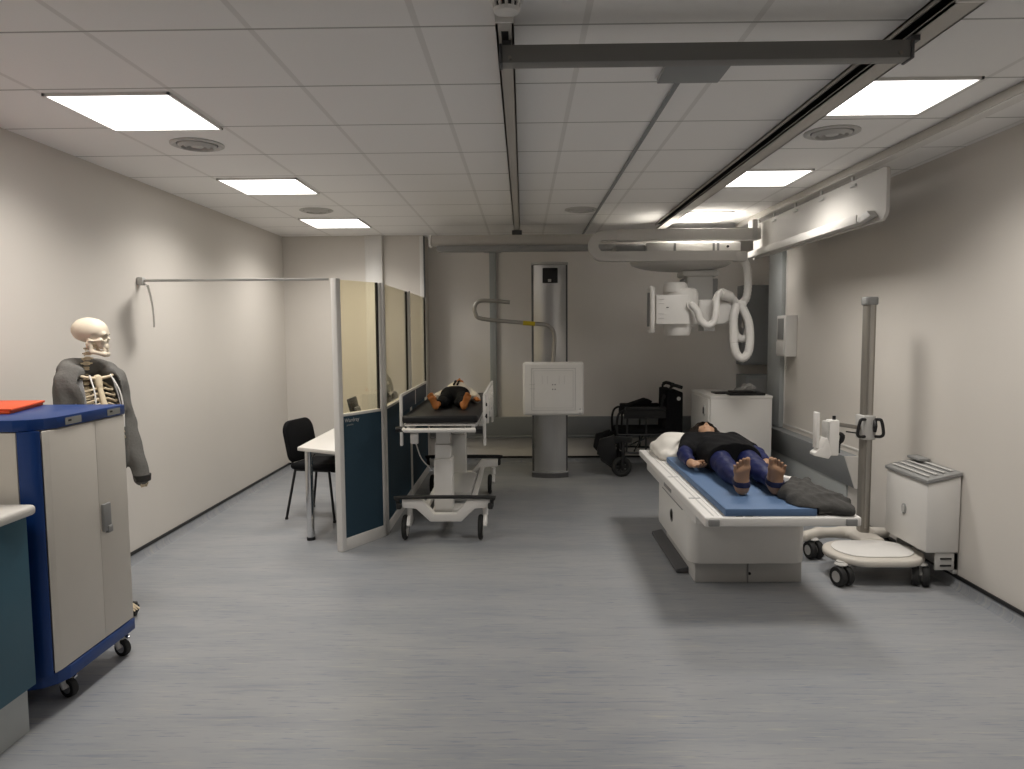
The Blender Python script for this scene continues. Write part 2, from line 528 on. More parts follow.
def caster(root, x, y, r, w=0.03, ang=0.0, top=None, body='lightgrey', twin=False, name='caster', brake=False, tread='rubber', hub='lightgrey'):
    """swivel caster standing on the floor at x, y; wheel axle direction = ang (0: axle along x)"""
    ax = Vector((math.cos(ang), math.sin(ang), 0))
    fw = Vector((-math.sin(ang), math.cos(ang), 0))
    c = Vector((x, y, r))
    top = top if top else 2 * r + 0.03
    mb = MB()
    mb.cyl((x + fw.x * r * .35, y + fw.y * r * .35, top), (x + fw.x * r * .35, y + fw.y * r * .35, 2 * r + 0.004), 0.012 + r * .2)
    for sgn in ((0,) if twin else (-1, 1)):
        p = c + ax * (w * .5 + .006) * sgn
        t = Vector((x, y, 2 * r + 0.012)) + ax * (w * .5 + .006) * sgn + fw * r * .35
        mb.tube([p, (p + t) / 2 + fw * r * .12, t], [r * .28, r * .32, r * .42], 8)
    q = Vector((x, y, 2 * r + .01)) + fw * r * .2
    mb.ell(q, (w * .75 + .008, w * .75 + .008, .014), 14, 6)
    o = mb.build(name, body, root)
    wb = MB()
    for sgn in ((-1, 1) if twin else (0,)):
        cc = c + ax * (w * .62) * sgn
        ww = w * .42 if twin else w * .5
        prof = [(r * .55, -ww), (r * .93, -ww), (r, -ww * .6), (r, ww * .6), (r * .93, ww), (r * .55, ww)]
        n = 24
        vs = []; fs = []
        for (rr, h) in prof:
            for k in range(n):
                a = 2 * PI * k / n
                vs.append(cc + ax * h + (fw * math.cos(a) + Vector((0, 0, 1)) * math.sin(a)) * rr)
        m = len(prof)
        for i in range(m):
            j = (i + 1) % m
            for k in range(n):
                l = (k + 1) % n
                fs.append((i * n + k, i * n + l, j * n + l, j * n + k))
        wb.add(vs, fs)
    wb.build('wheel', tread, o)
    hb = MB()
    for sgn in ((-1, 1) if twin else (0,)):
        cc = c + ax * (w * .62) * sgn
        hb.cyl(cc - ax * (w * .44 if twin else w * .53), cc + ax * (w * .44 if twin else w * .53), r * .56, n=20)
    hb.build('hub', hub, o)
    if brake:
        bb = MB()
        e = q - fw * r * 1.25 + Vector((0, 0, .004))
        bb.tube([q + Vector((0, 0, .01)), (q + e) / 2 + Vector((0, 0, .014)), e], [.012, .011, .009], 8)
        bb.build('brake_lever', 'chrome', o)
    return o

# ================================================================== THE SETTING
XL, XR, CEIL = -2.82, 2.75, CAM_H + 1.063 * GS
YB, YBL, YF = 8.80, 8.42, -1.8
struct('floor', MB().box(XL - .15, XR + .75, YF - .15, YB + .15, -0.15, 0), 'floor')
struct('ceiling', MB().box(XL - .15, XR + .75, YF - .15, YB + .15, CEIL, CEIL + .15), 'ceiling')
struct('wall_left', MB().box(XL - .15, XL, YF, YB, 0, CEIL), 'wall')
struct('wall_right', MB().box(XR, XR + .15, YF, 7.93, 0, CEIL), 'wall')
struct('wall_front', MB().box(XL - .15, XR + .15, YF - .15, YF, 0, CEIL), 'wall')
struct('wall_back', MB().box(-1.16, XR + .75, YB, YB + .15, 0, CEIL), 'wall_grey')
struct('wall_back_left', MB().box(XL, -1.16, YBL, YB + .15, 0, CEIL), 'wall')
struct('wall_right_recess', MB().box(XR + .50, XR + .65, 7.93, YB, 0, CEIL).box(XR + .15, XR + .5, 7.85, 7.93, 0, CEIL), 'wall_grey')
def skirting(name, poly, axis, a, b, capbox):
    o = struct(name, MB().prism(poly, axis, a, b), 'floor')
    struct('cap_strip', capbox, 'black', o)
ZC = .066
def cove(x, s): return [(x, 0), (x + s * .03, 0), (x + s * .012, .02), (x + s * .006, ZC), (x, ZC)]
skirting('baseboard_left', cove(XL, 1), 'y', YF, YBL, MB().box(XL, XL + .010, YF, YBL, ZC, ZC + .022))
skirting('baseboard_right', cove(XR, -1), 'y', YF, 7.93, MB().box(XR - .010, XR, YF, 7.93, ZC, ZC + .022))
skirting('baseboard_back', cove(YB, -1), 'x', -1.16, XR + .5, MB().box(-1.16, XR + .5, YB - .010, YB, ZC, ZC + .022))
skirting('baseboard_back_left', cove(YBL, -1), 'x', XL, -1.16, MB().box(XL, -1.16, YBL - .010, YBL, ZC, ZC + .022))
# boxed duct and corner strip on the back left wall
struct('trim_1', MB().box(-1.80, -1.635, YBL - .07, YBL, .082, CEIL, .008).box(-1.845, -1.80, YBL - .03, YBL, .082, CEIL, .004), 'white')
o = struct('trim_2', MB().box(-1.205, -1.16, YBL - .012, YBL, .082, 2.76, .003), 'bright')
struct('edge_strip', MB().box(-1.161, -1.148, YBL - .012, YBL + .03, .082, 2.76), 'darkgrey', o)
# grey dado trunking along the back wall
o = struct('trim_3', MB().box(-1.16, 2.35, YB - .06, YB, .36, .585, .006), 'trunk')
struct('lower_rail', MB().box(-1.16, 2.35, YB - .075, YB, .325, .358, .004), 'trunk', o)
# vertical conduit on the back wall
struct('trim_4', MB().box(-.405, -.325, YB - .055, YB, .59, 2.60, .006).box(-.47, -.26, YB - .07, YB, 2.60, 2.63, .004), 'trunk_light')
# vertical trunking at the end of the right wall
struct('trim_5', MB().box(XR - .045, XR, 7.54, 7.93, .61, CEIL, .003), 'trunk_light')
# overhanging dado trunking along the right wall with its panel below
o = struct('trim_6', MB().prism([(XR, .335), (XR - .03, .335), (XR - .12, .605), (XR, .605)], 'y', 5.83, 7.93, .003), 'trunk')
struct('end_cap', MB().prism([(XR, .335), (XR - .03, .335), (XR - .12, .605), (XR, .605)], 'y', 5.815, 5.829), 'white', o)
struct('trim_7', MB().box(XR - .02, XR, 6.0, 7.93, .083, .335, .004), 'trunk_light')
# thin cover strips framing the cladding on the right wall
struct('trim_8', MB().box(XR - .006, XR, 7.505, 7.52, .66, CEIL).box(XR - .006, XR, 5.7, 7.505, .645, .66), 'bright')

# ------------------------------------------------------------------ ceiling fittings
SC_[0] = GS
CEILING_TOP = CEIL
CEIL = 2.72
def ceiling_light(x0, x1, y0, y1, label):
    t = thing('ceiling_light', ((x0 + x1) / 2, (y0 + y1) / 2, CEIL), label, 'light', 'square ceiling light panels')
    f = MB(); b = .012; z0, z1 = CEIL - .012, CEIL
    f.box(x0, x0 + b, y0, y1, z0, z1).box(x1 - b, x1, y0, y1, z0, z1).box(x0, x1, y0, y0 + b, z0, z1).box(x0, x1, y1 - b, y1, z0, z1)
    f.build('frame', 'bright', t)
    MB().box(x0 + b, x1 - b, y0 + b, y1 - b, CEIL - .008, CEIL - .001).build('diffuser', 'lamp', t)
for a in ((-2.13, -1.56, 3.215, 3.785, 'nearest lit square ceiling panel on the left, above the skeleton'),
          (-2.12, -1.56, 4.995, 5.55, 'middle lit ceiling panel on the left, between two round air vents'),
          (-2.11, -1.54, 6.765, 7.355, 'farthest lit ceiling panel on the left, close to the back wall'),
          (1.43, 1.97, 3.15, 3.665, 'nearest lit square ceiling panel on the right, beside the wide grey rail'),
          (1.42, 1.96, 4.89, 5.43, 'middle lit ceiling panel on the right, between rail and wall tray'),
          (1.42, 1.93, 6.60, 7.18, 'farthest lit ceiling panel on the right, above the hanging x-ray crane')):
    ceiling_light(*a)

def air_vent(x, y, label):
    t = thing('air_vent', (x, y, CEIL), label, 'vent', 'round ceiling air vents')
    MB().lathe([(.145, 0), (.145, -.006), (.128, -.012), (.112, -.004), (.112, 0)], (x, y, CEIL)).build('outer_ring', 'lightgrey', t)
    for r in (.092, .062):
        MB().lathe([(r + .010, -.002), (r + .012, -.010), (r - .006, -.022), (r - .012, -.006), (r - .012, -.002)], (x, y, CEIL)).build('ring', 'lightgrey', t)
    MB().lathe([(.032, -.002), (.034, -.016), (.01, -.02)], (x, y, CEIL)).build('hub', 'lightgrey', t)
    MB().lathe([(.111, -.0005), (.111, -.002), (.01, -.002)], (x, y, CEIL)).build('throat', 'darkgrey', t)
air_vent(-1.84, 4.10, 'round vent on the left just behind the nearest light panel')
air_vent(-1.81, 6.33, 'round vent on the left just before the farthest light panel')
air_vent(1.69, 4.00, 'round vent on the right just behind the nearest light panel')
air_vent(.52, 6.42, 'faint round vent between the two ceiling rails')

t = thing('smoke_detector', (-.046, 2.36, CEIL), 'white slotted smoke detector on the ceiling above the left rail end', 'smoke detector')
MB().lathe([(.055, 0), (.055, -.016), (.043, -.020), (.043, -.024)], (-.046, 2.36, CEIL), n=28).build('base', 'bright', t)
MB().lathe([(.036, -.022), (.036, -.042), (.01, -.042)], (-.046, 2.36, CEIL), n=28).build('sensor_core', 'black', t)
mb = MB()
for k in range(12):
    a = 2 * PI * k / 12
    mb.tube([(-.046 + .042 * math.cos(a), 2.36 + .042 * math.sin(a), CEIL - .022), (-.046 + .038 * math.cos(a), 2.36 + .038 * math.sin(a), CEIL - .044)], .005, 6)
mb.lathe([(.044, -.042), (.038, -.052), (.01, -.054)], (-.046, 2.36, CEIL), n=28)
mb.build('cage', 'bright', t)

def rail(x0, x1, y0, y1, s, label, stub=False):
    """C-channel, open side facing inward (s = +1: open towards +x)"""
    t = thing('ceiling_rail', ((x0 + x1) / 2, y0, CEIL), label, 'rail', 'x-ray crane ceiling rails')
    z0 = 2.652
    xw, xo = (x0, x1) if s > 0 else (x1, x0)      # web side, open side
    mb = MB()
    mb.box(x0, x1, y0, y1, z0, z0 + .008)
    mb.box(min(xw, xw + s * .008), max(xw, xw + s * .008), y0, y1, z0, CEIL)
    mb.box(x0, x1, y0, y1, CEIL - .008, CEIL)
    mb.box(min(xo, xo - s * .006), max(xo, xo - s * .006), y0, y1, CEIL - .022, CEIL)
    mb.box(min(xo, xo - s * .006), max(xo, xo - s * .006), y0, y1, z0, z0 + .012)
    mb.build('channel', 'rail', t)
    xb = xw + s * .012
    MB().box(min(xw + s * .008, xb), max(xw + s * .008, xb), y0 + .01, y1, z0 + .008, CEIL - .008).box(min(xb, xo - s * .006), max(xb, xo - s * .006), y0 + .01, y1, CEIL - .012, CEIL - .008).box(min(xb, xo - s * .006), max(xb, xo - s * .006), y0 + .01, y1, z0 + .008, z0 + .010).build('slot_lining', 'black', t)
    MB().box(x0, x1, y0 - .012, y0, z0, CEIL, .002).build('end_plate', 'bright', t)
    for k in range(9):
        y = y0 + .35 + k * .59
        if y < y1 and not stub:
            MB().lathe([(.010, 0), (.010, s * .006), (.005, s * .009)], (xb, y, 2.69), 'x', n=8).build('bolt', 'bright', t)
    if stub:
        MB().box((x0 + x1) / 2 - .012, (x0 + x1) / 2 + .012, y0 + .06, y0 + .17, z0 - .0015, z0 + .001).build('bottom_slot', 'black', t)
        MB().box(x0 + .012, x1 - .012, 2.60, 2.68, z0 - .014, z0 - .001, .003).build('end_stop', 'black', t)
    MB().box((x0 + x1) / 2 - .025, (x0 + x1) / 2 + .025, y1 - .06, y1, z0 - .03, z0 - .001, .004).build('end_stop', 'bright', t)
rail(-.085, -.025, 2.40, 7.30, 1, 'slim left ceiling rail running to the back above the column', True)
rail(1.338, 1.430, 2.30, 7.30, -1, 'wide right ceiling rail with open dark slot and bolt heads')

# cross beam hung under both rails at their near end
t = thing('cross_beam', (.66, 2.55, 2.652), 'grey cross beam hung under the near ends of both ceiling rails', 'beam')
MB().box(-.066, 1.325, 2.52, 2.58, 2.572, 2.632, .003).build('beam', 'beam', t)
for x in (-.05, 1.345):
    MB().box(x - .015, x + .015, 2.53, 2.57, 2.633, 2.651).build('spacer', 'darkgrey', t)
for x in (-.066, 1.335):
    MB().box(x - .010, x, 2.516, 2.584, 2.569, 2.635, .002).build('end_cap', 'darkgrey', t)
for x in (-.04, 1.29):
    MB().cyl((x, 2.521, 2.588), (x, 2.516, 2.588), .007, n=10).build('screw', 'polegrey', t)

mb = MB().box(.575, .835, 2.86, 3.13, CEIL - .022, CEIL, .004)
tag(mb.build('ceiling_plate', 'trunk'), 'flat grey square plate on the ceiling behind the cross beam', 'plate')
struct('trim_9', MB().box(.660, .682, 3.14, YB / GS - .03, CEIL - .012, CEIL, .003), 'trunk')

# cable tray hung along the right wall
t = thing('cable_tray', (2.21, 5.6, 2.63), 'long white cable tray hanging high beside the right wall', 'cable tray')
def rounded_near():
    y0, y1, z0, z1, r = 4.41, 6.90, 2.310, 2.628, .07
    p = [(y1, z0), (y1, z1)]
    for (cy, cz, a0) in ((y0 + r * .4, z1 - r * .4, 90), (y0 + r, z0 + r, 180)):
        rr = r * .4 if a0 == 90 else r
        for k in range(7):
            a = math.radians(a0 + 90 * k / 6)
            p.append((cy + rr * math.cos(a), cz + rr * math.sin(a)))
    return p
MB().prism(rounded_near(), 'x', 2.20, 2.222).build('side_plate', 'tray', t)
MB().box(2.135, 2.145, 4.66, 6.86, 2.320, 2.378, .003).box(2.143, 2.20, 4.66, 6.86, 2.322, 2.330).build('ledge', 'tray', t)
MB().prism([(4.50, 2.345), (4.66, 2.322), (4.66, 2.36), (4.55, 2.385)], 'x', 2.15, 2.198, .003).build('ledge_end', 'lightgrey', t)
for y in (4.85, 5.35, 5.85, 6.35, 6.75):
    MB().box(2.188, 2.199, y - .05, y + .03, 2.585, 2.603, .003).box(2.203, 2.217, y + .02, y + .05, 2.629, 2.663, .003).build('hanger', 'lightgrey', t)
t = thing('cable_rail', (2.21, 2, CEIL), 'thin pale ceiling rail along the right side carrying the cable tray', 'rail')
MB().box(2.17, 2.25, -1.6, 7.40, CEIL - .05, CEIL - .002, .006).build('channel', 'rail', t)
MB().box(2.178, 2.242, -1.5, 7.4, CEIL - .055, CEIL - .050).build('slot', 'white', t)
SC_[0] = 1.0
CEIL = CEILING_TOP

# ================================================================== X-RAY CRANE
SC_[0] = GS
t = thing('crane_bridge', (.66, 7.22, 2.60), 'long grey bridge beam under the rails near the back wall', 'beam')
MB().box(-.91, 2.10, 7.17, 7.27, 2.499, 2.602, .004).build('beam', 'rail', t)
MB().box(-.85, 2.06, 7.14, 7.30, 2.445, 2.497, .006).build('lower_flange', 'midgrey', t)
MB().box(-.936, -.911, 7.16, 7.28, 2.493, 2.607, .004).build('end_cap', 'bright', t)
for x in (-.055, 1.40):
    MB().box(x - .05, x + .05, 7.20, 7.27, 2.603, 2.650, .004).build('roller_carriage', 'darkgrey', t)

t = thing('x_ray_crane', (1.45, 6.8, 2.45), 'white ceiling-hung x-ray tube head with curved hoses over the table', 'x-ray crane')
MB().box(1.15, 1.98, 6.72, 7.10, 2.335, 2.465, .015).build('carriage', 'lightgrey', t)
MB().box(1.2, 1.9, 7.09, 7.139, 2.36, 2.46).build('hanger', 'midgrey', t)
MB().box(1.42, 2.02, 6.70, 6.719, 2.335, 2.455, .004).build('carriage_cover', 'bright', t)
for xx in (1.76, 1.80, 1.40):
    MB().box(xx, xx + .02, 6.692, 6.699, 2.365, 2.45).build('cover_slot', 'midgrey', t)
MB().cyl((1.90, 6.70, 2.415), (1.90, 6.695, 2.415), .012, n=12).build('cover_screw', 'black', t)
MB().box(.87, 1.149, 6.74, 7.06, 2.345, 2.44, .008).build('cable_box', 'midgrey', t)
ych = 6.62
pts = [(2.06, ych, 2.513), (1.5, ych, 2.513), (.82, ych, 2.513)]
for k in range(1, 10):
    a = math.radians(90 + 180 * k / 10)
    pts.append((.745 + .0985 * math.cos(a), ych, 2.4165 + .0965 * math.sin(a)))
pts += [(.82, ych, 2.320), (1.5, ych, 2.320), (1.98, ych, 2.320)]
def ribbon(path, half_w, half_t):
    vs = []; fs = []
    P = [Vector(p) for p in path]
    for i, p in enumerate(P):
        d = (P[min(i + 1, len(P) - 1)] - P[max(i - 1, 0)]).normalized()
        nn = Vector((-d.z, 0, d.x))
        for (a, b) in ((-1, -1), (1, -1), (1, 1), (-1, 1)):
            vs.append(p + Vector((0, half_w * a, 0)) + nn * half_t * b)
    for i in range(len(P) - 1):
        for k in range(4):
            l = (k + 1) % 4
            fs.append((i * 4 + k, i * 4 + l, i * 4 + 4 + l, i * 4 + 4 + k))
    fs.append((3, 2, 1, 0)); e = (len(P) - 1) * 4; fs.append((e, e + 1, e + 2, e + 3))
    return vs, fs
mb = MB(); mb.add(*ribbon(pts, .055, .044)); mb.build('cable_chain', 'tray', t, ang=25)
MB().box(.86, 2.16, ych - .062, ych + .062, 2.462, 2.563, .004).build('chain_channel', 'tray', t)
MB().box(2.08, 2.128, ych - .066, ych + .066, 2.46, 2.640, .006).build('chain_bracket', 'lightgrey', t)
MB().box(1.93, 2.045, ych - .062, ych + .062, 2.265, 2.355, .02).build('chain_end', 'tray', t)
prof = [(.46, .02), (.48, .012)]
for k in range(11):
    a = PI / 2 * k / 10
    prof.append((.48 * math.cos(a) if k < 10 else .02, -.09 * math.sin(a)))
n = 40; vs = []; fs = []
for (r, h) in prof:
    for k in range(n):
        a = 2 * PI * k / n
        vs.append((1.50 + r * math.cos(a), 6.86 + r * .55 * math.sin(a), 2.285 + h))
for i in range(len(prof) - 1):
    for k in range(n):
        l = (k + 1) % n
        fs.append((i * n + k, i * n + l, (i + 1) * n + l, (i + 1) * n + k))
fs.append(tuple(range(n - 1, -1, -1))); fs.append(tuple((len(prof) - 1) * n + k for k in range(n)))
mb = MB(); mb.add(vs, fs); mb.build('dished_cover', 'lightgrey', t)
MB().box(1.495, 1.835, 6.74, 7.0, 2.145, 2.205, .02).build('column_collar', 'lightgrey', t)
MB().box(1.54, 1.785, 6.76, 6.98, 1.88, 2.16, .012).build('telescopic_column', 'lightgrey', t)
MB().box(1.775, 1.84, 6.79, 6.96, 1.95, 2.13, .01).build('outer_rail', 'midgrey', t)
MB().box(1.512, 1.539, 6.79, 6.95, 1.95, 2.13, .008).build('outer_rail', 'midgrey', t)
# tube head
MB().lathe([(.02, 2.030), (.115, 2.028), (.142, 2.012), (.155, 1.98), (.155, 1.74), (.148, 1.70), (.125, 1.68), (.02, 1.675)], (1.452, 6.60, 0), 'z', 44).build('tube_housing', 'white', t)
MB().lathe([(.02, 2.083), (.080, 2.080), (.100, 2.066), (.110, 2.035), (.110, 1.99), (.02, 1.99)], (1.394, 6.57, 0), 'z', 40).build('top_cap', 'white', t)
MB().lathe([(.02, 1.76), (.128, 1.76), (.126, 1.66), (.114, 1.612), (.106, 1.597), (.02, 1.595)], (1.418, 6.57, 0), 'z', 40).build('collimator', 'white', t)
MB().box(1.188, 1.484, 6.40, 6.52, 1.699, 1.960, .010).build('control_panel', 'white', t)
MB().box(1.278, 1.298, 6.394, 6.3995, 1.845, 1.852).build('panel_mark', 'darkgrey', t)
for z in (1.75, 1.79, 1.88, 1.92):
    MB().box(1.208, 1.258, 6.396, 6.3995, z, z + .004).build('panel_line', 'lightgrey', t)
hx = 1.152
MB().tube([(hx + .03, 6.5, 2.018), (hx - .010, 6.46, 2.018), (hx, 6.40, 2.0), (hx, 6.385, 1.83), (hx, 6.40, 1.66), (hx - .010, 6.46, 1.642), (hx + .03, 6.5, 1.642)], .022, 12, smooth=5).build('steering_handle', 'white', t)
MB().box(1.125, 1.190, 6.46, 6.51, 1.68, 1.985, .006).build('handle_plate', 'midgrey', t)
MB().prism([(1.60, 1.695), (1.83, 1.695), (1.90, 1.73), (1.90, 1.86), (1.86, 1.905), (1.78, 1.92), (1.60, 1.92)], 'y', 6.52, 6.88, .018, 3).build('support_arm', 'white', t)
MB().box(1.66, 1.76, 6.58, 6.80, 1.635, 1.694, .006).build('lower_bracket', 'lightgrey', t)
def hose(path, r, name, rib=.018):
    P = [Vector((p[0] * p[1] / 6.55, p[1], CAM_H + (p[2] - CAM_H) * p[1] / 6.55)) for p in path]; q = []
    for i in range(len(P) - 1):
        p1, p2 = P[i], P[i + 1]
        p0 = P[i - 1] if i else p1 * 2 - p2
        p3 = P[i + 2] if i + 2 < len(P) else p2 * 2 - p1
        n = max(2, int((p2 - p1).length / (rib / 2)))
        for k in range(n):
            u = k / n
            q.append(0.5 * ((2 * p1) + (-p0 + p2) * u + (2 * p0 - 5 * p1 + 4 * p2 - p3) * u * u + (-p0 + 3 * p1 - 3 * p2 + p3) * u ** 3))
    q.append(P[-1])
    rs = [r * (1.0 if i % 2 else .88) for i in range(len(q))]
    mb = MB(); mb.tube(q, rs, 12)
    return mb.build(name, 'white', t, ang=60)
yh = 6.36
MB().cyl((1.490, 6.41, 1.866), (1.490, 6.36, 1.866), .036, n=16).build('hose_socket', 'white', t)
hose([(1.532, 6.40, 1.872), (1.545, yh, 1.868), (1.588, yh, 1.82), (1.62, yh, 1.735), (1.686, yh, 1.688), (1.742, yh, 1.725), (1.762, yh, 1.826), (1.762, yh + .03, 1.93), (1.80, yh + .09, 1.978), (1.885, yh + .15, 1.948), (1.945, yh + .18, 1.89)], .033, 'hose')
MB().cyl((1.772, yh + .09, 1.973), (1.876, yh + .15, 1.943), .046, n=16).build('hose_sleeve', 'white', t)
hose([(1.955, 6.56, 1.88), (1.925, 6.54, 1.83), (1.925, 6.53, 1.70), (1.945, 6.53, 1.60), (2.00, 6.53, 1.562), (2.045, 6.53, 1.60), (2.045, 6.53, 1.74), (1.985, 6.53, 1.875)], .036, 'hose')
hose([(1.95, 6.46, 1.88), (1.922, 6.45, 1.75), (1.928, 6.45, 1.52), (1.955, 6.45, 1.42), (2.010, 6.45, 1.385), (2.058, 6.45, 1.44), (2.072, 6.45, 1.56), (2.055, 6.45, 1.72), (1.985, 6.46, 1.875)], .040, 'hose')
hose([(2.01, 6.62, 2.262), (2.035, 6.62, 2.20), (2.045, 6.62, 2.05), (2.03, 6.60, 1.93), (1.975, 6.52, 1.87)], .038, 'hose', .03)
MB().box(1.925, 2.0, 6.42, 6.62, 1.855, 1.905, .012).build('hose_clamp', 'white', t)
MB().tube([(1.99, 6.52, 1.82), (1.995, 6.50, 1.74), (1.985, 6.50, 1.67)], .012, 8, smooth=4).build('earth_lead', 'polegrey', t)
SC_[0] = 1.0

# ================================================================== WALL STAND
t = thing('bucky_stand', (.30, 8.05, 0), 'tall brushed-steel wall stand column with a square white detector plate', 'x-ray stand')
def stadium(cx, cy, hx, hy, n=9, k=.55):
    p = []
    for (sx, sy, a0) in ((1, 1, 0), (-1, 1, 90), (-1, -1, 180), (1, -1, 270)):
        r = min(hx, hy) * k
        for i in range(n):
            a = math.radians(a0 + 90 * i / (n - 1))
            p.append((cx + sx * (hx - r) + r * math.cos(a), cy + sy * (hy - r) + r * math.sin(a)))
    return p
def bowed(cx, x_half, yf, yb, bow):
    p = [(cx + x_half, yb), (cx - x_half, yb)]
    for i in range(13):
        u = -1 + 2 * i / 12
        p.append((cx + x_half * u, yf + bow * u * u))
    return p
MB().prism(bowed(.298, .178, 7.90, 8.15, .05), 'z', .05, 2.37).build('column', 'steel', t)
MB().prism(bowed(.298, .200, 7.935, 8.17, .05), 'z', .04, 2.375).build('side_profile', 'darkgrey', t)
MB().prism(bowed(.298, .203, 7.885, 8.175, .055), 'z', 2.375, 2.40).build('top_cap', 'lightgrey', t)
MB().prism(bowed(.298, .205, 7.875, 8.18, .055), 'z', 0.0, .055).build('foot', 'darkgrey', t)
MB().prism(bowed(.298, .207, 7.872, 8.18, .055), 'z', .055, .075).build('foot_trim', 'chrome', t)
d = MB().box(.218, .385, 7.885, 7.93, 2.17, 2.335, .006).build('display', 'black', t)
MB().box(.277, .312, 7.88, 7.886, 2.182, 2.212, .003).build('button', 'lightgrey', d)
MB().box(.20, .40, 7.70, 7.91, .86, 1.20, .01).build('carriage', 'darkgrey', t)
pl = MB().box(-.005, .648, 7.56, 7.68, .742, 1.315, .035, 4).build('detector_plate', 'bright', t)
mb = MB()
def frame_lines(x0, x1, z0, z1, w):
    mb.box(x0, x1, 7.557, 7.562, z0, z0 + w).box(x0, x1, 7.557, 7.562, z1 - w, z1).box(x0, x0 + w, 7.557, 7.562, z0, z1).box(x1 - w, x1, 7.557, 7.562, z0, z1)
frame_lines(.085, .555, .80, 1.25, .004)
frame_lines(.11, .53, .825, 1.225, .0025)
for x in (.20, .255, .38, .435):
    mb.box(x, x + .002, 7.557, 7.562, 1.08, 1.17)
mb.box(.065, .125, 7.557, 7.562, 1.075, 1.078).box(.065, .125, 7.557, 7.562, 1.03, 1.033)
mb.build('field_marking', 'lightgrey', pl)
mb = MB()
for (x, z) in ((.312, 1.075), (.338, 1.075), (.312, 1.025), (.338, 1.025)):
    mb.box(x - .006, x + .006, 7.557, 7.562, z - .006, z + .006)
mb.box(.60, .606, 7.557, 7.562, .765, .785).box(.60, .606, 7.557, 7.562, .80, .82)
mb.build('centre_mark', 'midgrey', pl)
MB().box(.585, .63, 7.553, 7.56, .775, .80, .002).build('corner_label', 'bright', pl)
s8 = .01060
def WX(px): return (px - 523) * s8
def WZ(py): return CAM_H + (330 - py) * s8 + (0)
hp = [(WX(553), 7.62, WZ(365)), (WX(554), 7.62, WZ(352)), (WX(554.5), 7.62, WZ(336)), (WX(551), 7.62, WZ(328)), (WX(543), 7.62, WZ(324.6)), (WX(520), 7.60, WZ(322.5)), (WX(482), 7.58, WZ(318.5)),
      (WX(475.5), 7.58, WZ(313)), (WX(475), 7.58, WZ(306)), (WX(479.5), 7.58, WZ(301)), (WX(490), 7.58, WZ(300.6)), (WX(510), 7.58, WZ(302.3))]
g = MB().tube(hp, .021, 12, smooth=6).build('grab_handle', 'alu', t)
MB().tube([(WX(523), 7.603, WZ(322.9)), (WX(535), 7.612, WZ(323.9))], .0235, 12).build('yellow_tape', 'yellow', g)

# ================================================================== BACK AND RIGHT WALL FITTINGS
t = thing('wall_cabinet', (2.86, 8.7, 1.2), 'grey electrical wall cabinet in the back right corner', 'cabinet')
MB().box(2.62, 3.12, 8.56, 8.80, 1.22, 2.17, .006).build('body', 'trunk', t)
MB().box(2.645, 3.095, 8.548, 8.559, 1.245, 2.145, .004).build('door', 'trunk', t)
t = thing('floor_cabinet_grey', (2.86, 8.6, 0), 'dark grey low housing beneath the grey wall cabinet', 'cabinet')
t.name = 'control_cabinet'
MB().box(2.62, 3.12, 8.40, 8.79, .0, 1.10, .006).build('body', 'trunk', t)
MB().box(2.65, 3.09, 8.388, 8.399, .06, 1.06, .004).build('door', 'midgrey', t)

t = thing('wall_box', (2.69, 7.24, 1.6), 'small white box with dark slot on the right wall', 'wall box')
MB().box(2.632, 2.749, 7.20, 7.45, 1.37, 1.785, .008).build('housing', 'bright', t)
MB().box(2.624, 2.6315, 7.25, 7.41, 1.54, 1.755, .003).build('slot', 'midgrey', t)
MB().box(2.620, 2.6315, 7.22, 7.43, 1.385, 1.52, .004).build('lower_cover', 'white', t)

# white steel cupboard behind the table
t = thing('storage_cupboard', (2.2, 7.6, 0), 'white cupboard with a round dark handle behind the mannequin', 'cupboard')
MB().box(1.90, 2.52, 7.22, 8.02, .04, .949, .004).build('body', 'white', t)
MB().box(1.895, 2.525, 7.215, 8.025, .950, .975, .003).build('top_panel', 'bright', t)
MB().box(1.92, 2.50, 7.26, 8.0, 0, .04).build('plinth', 'darkgrey', t)
dr = MB().box(1.885, 1.899, 7.25, 8.0, .06, .94, .003).build('door', 'white', t)
s = MB()
s.prism([(7.39 + .035 * math.cos(a), .81 + .055 * math.sin(a)) for a in [2 * PI * k / 20 for k in range(20)]], 'x', 1.872, 1.884)
s.build('handle_plate', 'lightgrey', dr)
MB().box(1.864, 1.873, 7.375, 7.405, .775, .845, .004).build('handle', 'black', dr)

t = thing('document_tray', (2.25, 7.45, .985), 'flat black tray of folders on top of the white cupboard', 'tray')
MB().box(2.10, 2.46, 7.24, 7.50, .976, .998, .004).build('tray', 'black', t)
MB().box(2.00, 2.20, 7.42, 7.60, .976, .990, .003).build('folder', 'black', t)
MB().box(2.14, 2.38, 7.28, 7.47, .999, 1.012, .004).build('upper_folder', 'vinyl_black', t)
s = SDF((2.25, 7.55, .97), (2.60, 7.85, 1.14), .007)
for k in range(14):
    a, b, c = random.uniform(2.30, 2.48), random.uniform(7.62, 7.78), random.uniform(.98, 1.04)
    s.ell((a, b, c), (random.uniform(.03, .06), random.uniform(.03, .05), random.uniform(.02, .035)), k=.008)
s.clip(lambda x, y, z: .9765 - z + 0 * x + 0 * y)
mb = MB(); s.mesh(mb)
tag(mb.build('plastic_wrap', 'clear'), 'crumpled clear plastic wrapping behind the black tray on the cupboard', 'wrapping')

